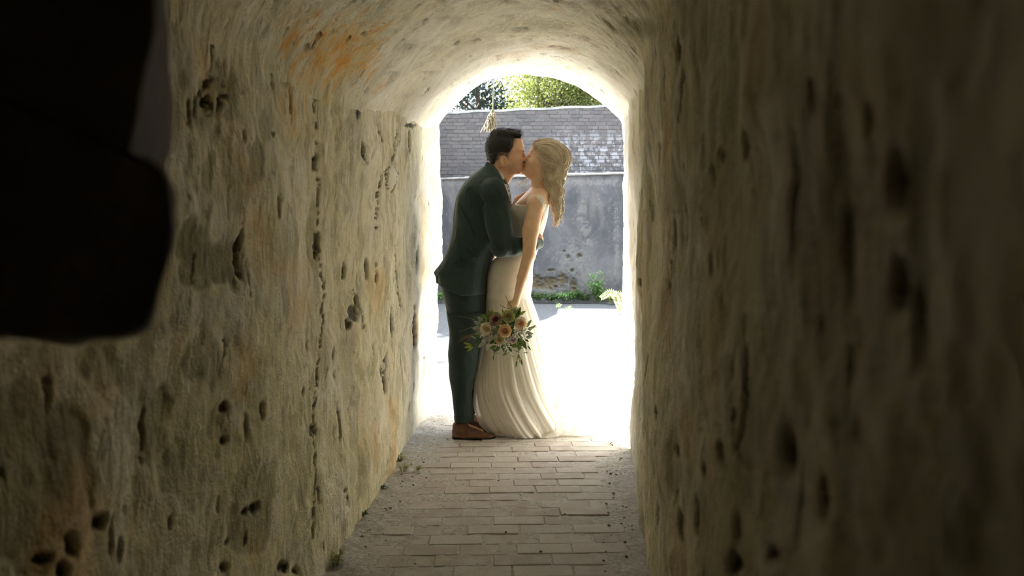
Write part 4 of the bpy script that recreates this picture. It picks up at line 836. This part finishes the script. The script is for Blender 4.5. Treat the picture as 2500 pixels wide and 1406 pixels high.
GU = [([(1301, 354), (1312, 345), (1335, 341), (1362, 349), (1382, 368), (1386, 392), (1374, 408)], 8, 22), ([(1302, 358), (1316, 352), (1338, 352), (1360, 362), (1374, 382), (1378, 404)], 8, 26), ([(1305, 364), (1320, 366), (1338, 374), (1356, 388), (1372, 404)], 8, 28),
      ([(1310, 374), (1320, 386), (1336, 396), (1354, 402), (1372, 406)], 7, 26), ([(1314, 382), (1322, 396), (1336, 406), (1352, 414), (1366, 412)], 6, 22), ([(1362, 350), (1380, 366), (1388, 388), (1384, 408), (1370, 420)], 6, 18),
      ([(1320, 392), (1326, 408), (1340, 420), (1356, 426), (1372, 420)], 6, 18), ([(1384, 396), (1380, 416), (1366, 430), (1350, 438), (1344, 452)], 7, 18), ([(1372, 404), (1360, 420), (1352, 440), (1362, 456), (1368, 476), (1358, 492)], 8, 26),
      ([(1378, 400), (1376, 424), (1366, 446), (1370, 468), (1362, 490), (1366, 512), (1356, 530)], 8, 26), ([(1350, 436), (1342, 456), (1350, 474), (1358, 492), (1350, 510), (1358, 528), (1356, 550)], 7, 26), ([(1336, 420), (1334, 440), (1342, 458), (1346, 478), (1354, 498), (1362, 516), (1356, 538)], 7, 22),
      ([(1328, 410), (1330, 430), (1334, 450), (1342, 468), (1340, 486)], 6, 12), ([(1368, 420), (1374, 446), (1366, 470), (1372, 494), (1366, 520), (1370, 536)], 5, 12)]
VQ = ([], [])
for pts, jit, n in GU:
    for k in range(n):
        a = rs.gauss(0, .5)*jit; b = rs.gauss(0, .5)*jit; ph = rs.uniform(0, 6.28); out = []
        cur = spl([(x+a*(.5+.5*i/len(pts)), y+b, 0) for i, (x, y) in enumerate(pts)], 22); lift = rs.uniform(-.002, .0035)
        for i, (x, y, _) in enumerate(cur):
            wv = (3.6 if y > 425 else .8)*math.sin(i*.8+ph); x += wv; o = Vector(wp(x, y, -150)); hit = hb2.ray_cast(o, Vector((0, 1, 0)), .9)
            p = hit[0] if hit[0] is not None else None
            if p is None or p.y > FY+.02: nr = hb2.find_nearest(Vector(wp(x, y, -10))); p = Vector((o.x, (nr[0].y if nr[0] else FY), o.z))
            out.append(p+Vector((0, -lift, 0)))
        ys = np.array([q.y for q in out]); ys = np.convolve(np.pad(ys, 3, 'edge'), np.ones(7)/7, 'valid')
        for q, y_ in zip(out, ys): q.y = min(q.y, y_)+0 if False else y_-.002
        r0 = rs.uniform(.0014, .0034); m_ = len(out); tube(VQ, out, [r0*min(1, .3+4*min(i/m_, 1-i/m_)) for i in range(m_)], 5)
for pts, w_ in [([(1290, 436), (1286, 448), (1279, 456), (1270, 452), (1266, 444), (1272, 438)], 18), ([(1288, 432), (1282, 440), (1272, 448), (1268, 458), (1273, 466)], 22), ([(1292, 440), (1291, 452), (1286, 462), (1282, 470)], 14), ([(1320, 408), (1323, 424), (1317, 438), (1308, 446), (1309, 458), (1314, 466), (1312, 476)], -30), ([(1322, 400), (1319, 420), (1322, 436), (1314, 450)], -30),
                ([(1362, 500), (1370, 512), (1376, 516)], -24), ([(1364, 530), (1372, 538), (1374, 546)], -24), ([(1303, 352), (1296, 362), (1291, 372)], 10), ([(1306, 349), (1298, 358), (1294, 370)], 16)]:
    for k in range(3):
        c_ = spl([wp(x+rs.uniform(-1.5, 1.5), y+rs.uniform(-1.5, 1.5), w_+rs.uniform(-3, 3)) for x, y in pts], 24); tube(VQ, c_, [.0011*min(1, .4+3*(1-i/24)) for i in range(24)], 4)
tag(link('locks', npmesh('locks', *VQ), M_HAIR2, bride), 'wavy blond locks and loose wisps', kind='stuff')

# ------------------------------------------------------------------ bouquet
M_LEAF = plain('leaf_green', (.22, .32, .09), .5, .35, 60, transl=.3); M_LEAF2 = plain('leaf_dark', (.11, .18, .07), .5, .35, 60, transl=.2); M_LEAF3 = plain('leaf_silver', (.42, .47, .36), .6, .25, 60, transl=.25); M_LEAF4 = plain('leaf_lime', (.34, .44, .09), .5, .25, 60, transl=.35)
M_STEM = plain('stem', (.10, .13, .05), .6); M_WHITE = plain('tiny_white_petals', (.72, .70, .68), .7, .15, 200, transl=.2); M_DRY = plain('dry_grass', (.26, .23, .16), .8, .3, 50)
def leaf_mesh(name, L, Wd, mat, curl=.15, n=6, tip=1.0):
    """pointed, folded and curved blade along +X, of real thickness"""
    V = []; Q = []
    for i in range(n+1):
        t = i/n; w_ = Wd*.5*(math.sin(math.pi*min(1, t**.75*1.0))**.8 if 0 < t < 1 else 0.03); z = -curl*L*t*t
        for s_, dz in ((-1, .18), (0, 0), (1, .18)): V.append((L*t, s_*w_, z+dz*w_))
    m_ = len(V)
    for i in range(n):
        a = i*3; Q += [(a, a+3, a+4, a+1), (a+1, a+4, a+5, a+2)]
    V += [(x, y, z-.0006) for x, y, z in V]; Q += [tuple(m_+j for j in q[::-1]) for q in Q]
    ring = [i*3 for i in range(n+1)]+[i*3+2 for i in range(n, -1, -1)]
    for a, b in zip(ring, ring[1:]+ring[:1]): Q.append((b, a, m_+a, m_+b))
    me = npmesh(name, V, Q); me.materials.append(mat); return me
def rose_mesh(name, R, cols):
    """cupped petals in rings round a closed heart, axis +Z; one island per petal"""
    V = []; Q = []; mi = []; rs = random.Random(int(R*1e5))
    def petal(a0, span, r0, h0, h1, r1, lean, m_):
        b = len(V); nu, nv = 7, 5
        for th in (0, .0007):
            for j in range(nv+1):
                t = j/nv
                for i in range(nu+1):
                    s_ = i/nu*2-1; ed = 1-.35*abs(s_)**2.2*t; a = a0+s_*span*.5*(1-.2*t*abs(s_)); rr = (r0+(r1-r0)*t+lean*max(0, t-.7)*3*(1-.4*abs(s_)))-th+.02*R*rs.uniform(-1, 1)*(j == nv); z = h0+(h1-h0)*t*ed-lean*.5*max(0, t-.8)*5*(1-abs(s_)*.4)*.3
                    V.append((rr*math.cos(a), rr*math.sin(a), z))
        k = (nu+1)*(nv+1)
        for j in range(nv):
            for i in range(nu):
                q = (b+j*(nu+1)+i, b+j*(nu+1)+i+1, b+(j+1)*(nu+1)+i+1, b+(j+1)*(nu+1)+i); Q.append(q); Q.append(tuple(x+k for x in q[::-1])); mi.extend([m_, m_])
        for i in range(nu):
            q = b+nv*(nu+1)+i; Q.append((q, q+1, q+1+k, q+k)); mi.append(m_)
    rings = [(2, 3.4, .10, .15, .8), (3, 2.8, .2, .28, .84), (4, 2.2, .32, .42, .84), (5, 1.8, .44, .58, .80), (5, 1.8, .54, .78, .70), (6, 1.5, .60, .98, .50)]
    for k, (n, span, r0, r1, h) in enumerate(rings):
        for i in range(n): petal(6.283*i/n+k*.7, span, r0*R*.8, -.3*R, h*R, r1*R, .06*R*k/2, 0 if k < 3 else 1)
    me = npmesh(name, V, Q); me.materials.append(cols[0]); me.materials.append(cols[1]); me.polygons.foreach_set('material_index', np.array(mi[:len(me.polygons)], np.int32)); return me
def petals(a, b, n=''): return (plain('petal_heart'+n, a, .6, .12, 80, transl=.25), plain('petal_outer'+n, b, .6, .12, 80, transl=.3))
PW = lambda u, v, w_: Vector(wp(u, v, w_))
bq = empty('bouquet', PW(1236, 790, -112), 'hand-tied bouquet of peach and dusky roses with loose greenery, held against the gown', 'bouquet')
def orient(o, d, roll=0.0): o.rotation_mode = 'QUATERNION'; o.rotation_quaternion = Vector(d).to_track_quat('Z', 'Y') @ Euler((0, 0, roll)).to_quaternion()
for (u, v, w_, R, c1, c2, lab) in [(1214, 768, -138, 13.5, (.34, .13, .17), (.50, .38, .30), 'dusky purple rose with greenish outer petals'), (1241, 760, -136, 13.5, (.62, .58, .22), (.62, .62, .32), 'yellow-green rose'), (1234, 791, -146, 13.5, (.85, .50, .30), (.90, .74, .52), 'peach rose at the middle'), (1268, 776, -138, 13.5, (.88, .58, .34), (.90, .82, .66), 'pale peach rose'),
                              (1192, 788, -132, 13, (.86, .74, .56), (.88, .83, .70), 'cream rose'), (1222, 811, -140, 9, (.72, .48, .2), (.72, .62, .34), 'small yellow rose'), (1208, 797, -134, 11, (.62, .60, .48), (.60, .60, .46), 'greyish green blossom'), (1256, 750, -118, 10, (.75, .74, .58), (.74, .74, .58), 'pale cream bud'), (1252, 811, -138, 9, (.6, .42, .44), (.74, .66, .64), 'pale mauve flower')]:
    o = link('rose', rose_mesh('rose', R*1.03/400, petals(c1, c2)), None, bq, PW(u, v, w_)-bq.location); o['label'] = lab
    orient(o, ((u-1234)*.012, -1, -(v-785)*.010+.12), u*.7)
LM = [leaf_mesh('leaf', .050, .026, M_LEAF, .2), leaf_mesh('leaf', .045, .020, M_LEAF2, .2), leaf_mesh('leaf', .036, .022, M_LEAF3, .15), leaf_mesh('leaf', .046, .017, M_LEAF4, .2), leaf_mesh('leaf', .042, .007, M_LEAF3, .1), leaf_mesh('leaf', .034, .010, M_LEAF, .15)]
def put_leaf(u, v, w_, ang, k, tilt, s_=1.0, roll=0.0):
    o = bpy.data.objects.new('leaf', LM[k]); C.objects.link(o); o.parent = bq; o.location = PW(u, v, w_)-bq.location
    a = math.radians(ang); d = Vector((math.cos(a), -tilt, math.sin(a))).normalized(); side = Vector((0, -1, 0)).cross(d).normalized(); up = d.cross(side); R_ = Matrix((d, side, up)).transposed()
    if up.y > 0: R_ = Matrix((d, -side, -up)).transposed()
    o.rotation_mode = 'QUATERNION'; o.rotation_quaternion = R_.to_quaternion() @ Euler((roll, 0, 0)).to_quaternion(); o.scale = (s_, s_, s_)
rs = random.Random(5)
for a in [(1198, 764, -128, 160, 0, .2, 1.1), (1202, 760, -126, 110, 0, .3, .8), (1206, 756, -128, 95, 3, .3, .7), (1190, 770, -124, 200, 0, .3, .7), (1225, 757, -126, 170, 3, .4, .8), (1230, 754, -126, 100, 3, .3, .6), (1262, 760, -128, 75, 0, .2, 1.15), (1266, 756, -130, 30, 3, .2, 1.0), (1264, 762, -132, -10, 3, .3, .9), (1258, 764, -130, 60, 1, .2, 1.0), (1262, 756, -126, 55, 1, .3, .9),
          (1180, 778, -126, 165, 2, .2, 1.3), (1178, 786, -128, 185, 2, .2, 1.3), (1184, 772, -124, 140, 2, .2, 1.2), (1180, 794, -126, 205, 2, .3, 1.2), (1168, 812, -122, 150, 4, .2, 1.0), (1158, 826, -122, 170, 3, .1, 1.1), (1158, 828, -124, 195, 3, .1, 1.0), (1160, 829, -122, 225, 3, .1, 1.0), (1170, 818, -120, 230, 1, .1, 1), (1182, 806, -120, 220, 1, .2, 1.2), (1176, 802, -118, 200, 1, .2, 1.1),
          (1188, 812, -130, 240, 2, .2, 1.1), (1196, 816, -134, 255, 2, .3, 1.2), (1184, 822, -128, 215, 2, .2, 1.0), (1194, 824, -130, 265, 2, .2, 1.0), (1282, 784, -126, 50, 2, .2, 1.0), (1286, 790, -126, 20, 2, .2, 1.0), (1292, 784, -126, 0, 4, .2, 1.0), (1294, 786, -124, 30, 4, .2, .9), (1284, 798, -128, -10, 2, .2, 1.1), (1282, 808, -128, 10, 2, .2, 1.1), (1288, 778, -124, 60, 2, .2, .8), (1278, 800, -130, 30, 2, .2, .9),
          (1264, 808, -134, -45, 5, .2, 1.2), (1268, 812, -132, -60, 5, .2, 1.2), (1274, 818, -132, -70, 5, .2, 1.2), (1280, 822, -130, -80, 5, .2, 1.1), (1262, 814, -132, -80, 5, .2, 1.2), (1270, 822, -130, -95, 5, .2, 1.1), (1286, 826, -130, -60, 5, .2, 1.0), (1250, 820, -132, -40, 0, .1, .9), (1240, 824, -132, -60, 1, .1, 1.1), (1230, 824, -130, -80, 1, .1, 1.0), (1222, 828, -130, -130, 1, .1, 1.1), (1214, 826, -130, -150, 0, .1, .9),
          (1206, 842, -126, -10, 4, .05, 1.1), (1244, 842, -126, 205, 4, .05, 1.1), (1240, 834, -126, -110, 1, .05, 1.0), (1254, 836, -124, -30, 4, .05, 1.1), (1266, 846, -124, -100, 3, .05, .8), (1270, 858, -124, -75, 5, .05, 1.2), (1262, 862, -124, -105, 5, .05, 1.2), (1266, 850, -124, -60, 4, .05, .9), (1258, 854, -124, 160, 4, .05, .8), (1276, 844, -124, 10, 4, .05, .8), (1208, 850, -124, -95, 5, .05, .9), (1218, 836, -126, -170, 1, .05, .8),
          (1228, 846, -124, -20, 5, .05, .8)]:
    put_leaf(*a, roll=rs.uniform(-.6, .6))
for k in range(150):                                                    # filler greenery behind the flowers
    a = rs.uniform(0, 6.283); r_ = rs.uniform(3, 40); put_leaf(1234+1.35*r_*math.cos(a), 790+r_*.95*math.sin(a)+4, rs.uniform(-132, -112), -math.degrees(a)+rs.uniform(-50, 50), rs.choice([1, 1, 0, 2, 5]), rs.uniform(.1, .6), rs.uniform(.6, 1.0), rs.uniform(-.8, .8))
VQ = ([], [])
for pts in [[(1250, 744, -100), (1242, 765, -112), (1234, 790, -120)], [(1250, 744, -100), (1258, 722, -86), (1262, 712, -82)], [(1250, 744, -102), (1238, 722, -100), (1236, 714, -100)], [(1246, 746, -102), (1226, 738, -106), (1222, 734, -108)], [(1236, 800, -120), (1262, 830, -124), (1268, 866, -124)], [(1224, 800, -120), (1214, 835, -124), (1206, 856, -124)], [(1220, 796, -120), (1180, 812, -120), (1152, 830, -122)], [(1250, 796, -120), (1280, 800, -126), (1302, 784, -124)], [(1255, 800, -122), (1276, 822, -130), (1284, 846, -128)]]:
    tube(VQ, spl([wp(*p) for p in pts], 10), .0016, 5)
link('stem', npmesh('stem', *VQ), M_STEM, bq)
for pts in [[(1190, 786, -118), (1160, 768, -120), (1126, 760, -118)], [(1190, 790, -118), (1160, 786, -120), (1128, 797, -116)]]:
    VQ = ([], []); tube(VQ, spl([wp(*p) for p in pts], 14), [.0016-.0001*i for i in range(14)], 4); link('grass_blade', npmesh('grass_blade', *VQ), M_LEAF3, bq)
VQ = ([], [])
for k in range(20):
    e = (1132+rs.uniform(-6, 14), 818+rs.uniform(-16, 10), -118+rs.uniform(-3, 3)); c_ = spl([wp(1184, 800, -116), wp((1184+e[0])/2, 804+rs.uniform(-3, 3), -118), wp(*e)], 8); tube(VQ, c_, .0006, 3)
    for j in range(2, 8): tube(VQ, [c_[j], c_[j]+np.array([-.006, rs.uniform(-.002, .002), rs.uniform(-.005, .005)])], [.0008, .0003], 3)
tag(link('grass_plume', npmesh('grass_plume', *VQ), plain('brown_plume', (.24, .17, .10), .8), bq), 'reddish brown feathery grass', kind='stuff')
V = []; Q = []
def blossom(c_, r_):
    n_ = 5; b = len(V); d = (Vector(c_)-PW(1234, 790, -90)).normalized(); d = (d+Vector((0, -.8, 0))).normalized(); x = d.orthogonal().normalized(); y = d.cross(x); V.append(tuple(Vector(c_)-d*r_*.2))
    for i in range(n_*2): a = math.pi*i/n_; rr = r_*(1 if i % 2 == 0 else .5); V.append(tuple(Vector(c_)+x*rr*math.cos(a)+y*rr*math.sin(a)+d*r_*.15))
    V.append(tuple(Vector(c_)+d*r_*.35))
    for i in range(n_*2): j = (i+1) % (n_*2); Q.append((b, b+1+j, b+1+i, b+1+i)); Q.append((b+11, b+1+i, b+1+j, b+1+j))
for cu, cv, n_, sp in [(1258, 795, 16, 7), (1252, 806, 10, 6), (1240, 808, 10, 5), (1241, 822, 12, 7), (1196, 772, 8, 6), (1181, 803, 6, 6), (1270, 790, 10, 7), (1202, 800, 10, 7), (1236, 832, 8, 6), (1212, 806, 8, 6), (1230, 815, 6, 5), (1276, 796, 8, 6)]:
    for k in range(n_): blossom(tuple(PW(cu+rs.gauss(0, sp*.6), cv+rs.gauss(0, sp*.6), -143+rs.uniform(-4, 5))), rs.uniform(.005, .009))
Tq = [(a, b, c_) for a, b, c_, d in Q]
tag(link('filler_flowers', npmesh('filler_flowers', V, Tq), M_WHITE, bq), 'tiny white blossoms', kind='stuff')
# ------------------------------------------------------------------ plants
def clump(name, loc, mats, n, H, spread, label, cat, group=None, seed=0, lw=.012, droop=.5, leaves=6, wall=None):
    rs = random.Random(seed); root = empty(name, loc, label, cat, group); VQ = ([], []); V = []; Q = []
    for k in range(n):
        a = rs.uniform(0, 6.283); sp = spread*rs.uniform(.2, 1); h = H*rs.uniform(.5, 1); e = np.array([math.cos(a)*sp, math.sin(a)*sp*.7, h]); b0 = np.array([math.cos(a), math.sin(a)*.7, 0])*spread*.25*rs.random()
        mid = b0*.5+e*.5+np.array([0, 0, h*.2]); c_ = spl([b0, mid, e-np.array([0, 0, droop*h*.2])], 8); tube(VQ, c_, [.0022*H**.3*(1-i/11) for i in range(8)], 4)
        for j in range(leaves):
            t = rs.uniform(.25, 1)*7; i = int(min(t, 6.99)); p = c_[i]+(c_[i+1]-c_[i])*(t-i); an = rs.uniform(0, 6.283); el = rs.uniform(-.3, .9); L = lw*rs.uniform(2.2, 4.2); w_ = lw*rs.uniform(.6, 1)
            d = Vector((math.cos(an)*math.cos(el), math.sin(an)*math.cos(el), math.sin(el))); s_ = d.cross(Vector((rs.uniform(-.4, .4), rs.uniform(-.4, .4), 1))).normalized(); up = s_.cross(d); P0 = Vector(p); b = len(V)
            V.extend([tuple(P0), tuple(P0+d*L*.45+s_*w_*.5+up*w_*.1), tuple(P0+d*L-up*L*.15), tuple(P0+d*L*.45-s_*w_*.5+up*w_*.1), tuple(P0+d*L*.45-up*w_*.12)])
            Q.extend([(b, b+1, b+4), (b+1, b+2, b+4), (b, b+4, b+3), (b+4, b+2, b+3)])
    o = npmesh('stem', *VQ); link('stem', o, mats[0], root, (0, 0, 0)); o2 = npmesh('leaves', V, Q); lo = link('leaves', o2, mats[1], root, (0, 0, 0)); lo['kind'] = 'stuff'; return root
M_WEED = plain('weed_green', (.09, .15, .045), .6, .35, 20, transl=.3); M_WEEDY = plain('weed_yellow', (.30, .31, .07), .6, .3, 30, transl=.3); M_WEEDG = plain('weed_bright', (.17, .30, .09), .6, .3, 20, transl=.3)
def gp(px, py, z=0.0): Y = F*(EYE-z)/(py-HZ); return Vector(((px-CX)/F*Y, Y, z))
for i, (px_, py_, n, H, sp, mt, lab) in enumerate([(975, 1128, 9, .055, .04, M_WEEDY, 'small yellow-green weed at the left wall foot, nearest the mouth'), (984, 1152, 9, .05, .06, M_WEEDY, 'yellowish weed just below the first on the left wall foot'), (1020, 1150, 6, .035, .022, M_WEEDY, 'tiny weed sprig standing out on the bricks near the left wall'), (936, 1196, 6, .02, .03, M_WEED, 'low mossy tuft at the left wall foot half way down'),
                                               (885, 1262, 5, .025, .02, M_WEED, 'tiny dark tuft at the left wall foot above the largest weed'), (832, 1330, 7, .04, .03, M_WEED, 'small dark weed in the left corner above the largest one'), (815, 1385, 16, .07, .06, M_WEEDY, 'largest straggly weed at the foot of the left wall, bottom of view'), (1546, 1112, 5, .035, .02, M_WEEDG, 'small green weed at the foot of the right wall')]):
    p = gp(px_, py_, .008); clump('weed', p, (M_STEM, mt), n, H, sp, lab, 'weed', 'weeds in the passage', 20+i, .0065, .5, 7)
for i, (px_, py_, n, H, sp, mt, lab) in enumerate([(1070, 735, 14, .26, .28, M_WEEDG, 'bushy bright green weed at the wall foot left of the groom'), (1312, 722, 12, .22, .26, M_WEED, 'low dark weed at the wall foot just right of the bride'), (1345, 725, 14, .18, .3, M_WEED, 'low weed beneath the broken plaster patch'), (1375, 728, 12, .2, .26, M_WEEDG, 'low bright weed right of the broken plaster patch'), (1405, 730, 14, .26, .25, M_WEED, 'medium weed beside the bare patch near the wall middle'),
                                               (1430, 730, 12, .18, .25, M_WEED, 'short weed left of the tallest one'), (1455, 730, 22, .62, .26, M_WEEDG, 'tallest leafy weed against the grey wall'), (1472, 732, 14, .3, .24, M_WEEDG, 'green weed tucked right of the tallest one'), (1500, 742, 12, .2, .2, M_WEEDY, 'small yellow-green weed behind the arching fern')]):
    p = gp(px_, py_, 0); p.y = min(p.y, 15.12); p.x = (px_-CX)/F*p.y; clump('weed', p, (M_STEM, mt), n, H, sp, lab, 'weed', 'weeds along the courtyard wall', 40+i, .034, .4, 12)
for i, (px_, py_, lab) in enumerate([(1362, 756, 'sparse grass tuft in the shaded strip, left one'), (1395, 760, 'sparse grass tuft in the shaded strip, right one'), (1487, 992, 'tiny sprig in the sunlit sand beside the train'), (1516, 1034, 'tiny sprig in the sunlit sand close to the right jamb')]):
    p = gp(px_, py_, 0); clump('grass_tuft', p, (M_WEED, M_WEEDG), 6, .1 if py_ < 800 else .03, .1 if py_ < 800 else .02, lab, 'grass', 'grass tufts', 70+i, .02 if py_ < 800 else .005, .4, 5)
# arching fern frond at the right
p = gp(1512, 772, 0); fr = empty('fern', p, 'pale arching fern frond at the right jamb, in the courtyard', 'fern'); VQ = ([], []); V = []; Q = []
for pts in [[(0, 0, 0), (-.03, 0, .22), (-.12, .02, .36), (-.27, .03, .28)], [(0, 0, 0), (.03, 0, .2), (.0, .03, .32), (-.08, .04, .34)], [(0, 0, 0), (.03, 0, .12), (.10, 0, .2)]]:
    c_ = spl(pts, 26); tube(VQ, c_, .004, 4)
    for i in range(5, 26):
        d = Vector(c_[min(i+1, 25)]-c_[i-1]).normalized(); s_ = d.cross(Vector((0, 1, 0))).normalized()
        for sg in (-1, 1):
            L = .055*math.sin(math.pi*(i-3)/25)**.6+.01; e = Vector(c_[i])+s_*sg*L+d*L*.4; b = len(V); q = Vector((0, .006, 0)); m_ = Vector(c_[i])*.5+e*.5
            V.extend([tuple(c_[i]), tuple(m_+d*.008), tuple(e+q), tuple(m_-d*.008)]); Q.append((b, b+1, b+2, b+3))
link('rib', npmesh('rib', *VQ), M_WEEDY, fr, (0, 0, 0)); lf = link('frond', npmesh('frond', V, Q), plain('fern_pale', (.50, .56, .30), .6, .2, 30, transl=.4), fr, (0, 0, 0)); lf['kind'] = 'stuff'
# dried bunch hanging in the mouth
hp = at(1206, 170, 5.9); hv = empty('hanging_grass', hp, 'dried grass bunch hanging on a pale cord in the arch', 'dried grass'); VQ = ([], [])
W2 = lambda u, v, dy=0: np.array(at(u, v, 5.9+dy)); tube(VQ, spl([W2(1206, 150), W2(1205.5, 200), W2(1204, 240), W2(1203, 272)], 20), [.0042]*20, 6); link('cord', npmesh('cord', *VQ), M_DRY, hv)
VQ = ([], [])
for k in range(170):
    q_ = rs.random(); e = W2(1202+rs.gauss(0, 4+3*q_)-8*q_, 280+46*q_, rs.uniform(-.03, .03)); s0 = W2(1203+rs.uniform(-2, 2), 266+rs.uniform(0, 12), rs.uniform(-.005, .005)); m_ = (s0+e)/2+np.array([rs.gauss(0, .008), rs.gauss(0, .008), 0]); tube(VQ, spl([s0, m_, e], 7), [.0016, .0016, .002, .003, .0034, .003, .001], 4)
tag(link('bunch', npmesh('bunch', *VQ), M_DRY, hv), kind='stuff')
# grit and crumbs on the floor edges
me = bpy.data.meshes.new('crumb'); bm = bmesh.new(); bmesh.ops.create_icosphere(bm, subdivisions=1, radius=1)
for v in bm.verts: v.co *= rs.uniform(.7, 1.25)
base = [v.co.copy() for v in bm.verts]; fcs = [[v.index for v in f_.verts] for f_ in bm.faces]; bm.free(); V = []; Q = []
for k in range(360):
    y = rs.uniform(2.7, 5.4); t = abs(rs.gauss(0, .07)); x = float(XL(y))+.05+t if rs.random() < .5 else float(XR(y))-.05-t
    if rs.random() < .12: x = rs.uniform(float(XL(y)), float(XR(y)))
    s_ = .0018+.006*rs.random()**4; b = len(V); V += [(x+c_.x*s_*1.3, y+c_.y*s_, .008+c_.z*s_*.7) for c_ in base]; Q += [tuple(b+i for i in f_) for f_ in fcs]
tag(link('floor_grit', npmesh('floor_grit', V, Q, False), plain('grit', (.27, .24, .20), .95, .4, 50)), 'plaster crumbs and grit along both sides of the brick floor', 'grit', kind='stuff')
# ------------------------------------------------------------------ trees beyond the wall
M_BARK = plain('bark', (.09, .075, .06), .9, .3, 8, .6)
def tree(x, y, H, R, z0, n, mat, label, lw, seed, trunk_r=.18, dens=1.0):
    rs_ = np.random.RandomState(seed); rr = random.Random(seed); root = empty('tree', (x, y, 0), label, 'tree', 'trees beyond the wall'); VQ = ([], [])
    tube(VQ, spl([(0, 0, -.2), (.1, 0, H*.4), (-.05, .1, H*.92)], 14), [trunk_r*(1-.06*i) for i in range(14)], 8); tips = []
    for k in range(46):
        z = z0+(H-z0)*rr.random()**1.1*.95; a = rr.uniform(0, 6.283); q = (z-z0)/(H-z0); L = R*(math.sin(math.pi*min(1, .18+.82*q))**.6)*rr.uniform(.55, 1)
        e = np.array([math.cos(a)*L, math.sin(a)*L, z+L*.25]); tube(VQ, spl([(0, 0, z-.3), e*np.array([.5, .5, 1])-np.array([0, 0, .1]), e], 7), [.05*trunk_r/.18*(1-.13*i) for i in range(7)], 5); tips.append(e); tips.append(e*np.array([.6, .6, 1]))
    tips = np.array(tips); c_ = tips[rs_.randint(len(tips), size=n)]+rs_.normal(0, 1, (n, 3))*np.array([.42, .42, .34])*R/2.4
    d = rs_.normal(0, 1, (n, 3)); d /= np.linalg.norm(d, axis=1)[:, None]; u_ = np.cross(d, rs_.normal(0, 1, (n, 3))); u_ /= np.linalg.norm(u_, axis=1)[:, None]; nn_ = np.cross(d, u_)
    s_ = lw*rs_.uniform(.6, 1.3, (n, 1)); V = np.stack([c_-d*s_, c_+u_*s_*.45+nn_*s_*.12, c_+d*s_, c_-u_*s_*.45+nn_*s_*.12], 1).reshape(-1, 3); Q = np.arange(4*n).reshape(n, 4)
    link('trunk', npmesh('trunk', *VQ), M_BARK, root, (0, 0, 0)); fo = link('foliage', npmesh('foliage', V, Q), mat, root, (0, 0, 0)); fo['kind'] = 'stuff'; return root
M_F1 = plain('foliage_dark', (.02, .036, .024), .6, .4, 3, transl=.25); M_F2 = plain('foliage_lime', (.13, .15, .035), .6, .35, 2, transl=.45); M_F3 = plain('foliage_blue', (.04, .06, .046), .6, .35, 3, transl=.3)
tree(1.1, 21.5, 6.9, 1.55, 2.8, 34000, M_F2, 'bright yellow-green leafy tree above the middle of the wall', .042, 1)
tree(-1.15, 27, 8.2, 1.5, 3.6, 14000, M_F1, 'dark tree with open crown left of the bright one, behind the hanging bunch', .06, 2, .2)
tree(-3.2, 26, 7.6, 1.5, 3.0, 18000, M_F1, 'dark dense tree at the far left of the gap', .06, 3)
tree(3.4, 27, 7.4, 1.9, 3.2, 20000, M_F3, 'bluish green tree right of the bright one', .06, 4)
tree(5.6, 25, 7.0, 1.8, 2.6, 20000, M_F3, 'bluish green tree at the far right of the gap', .06, 5)
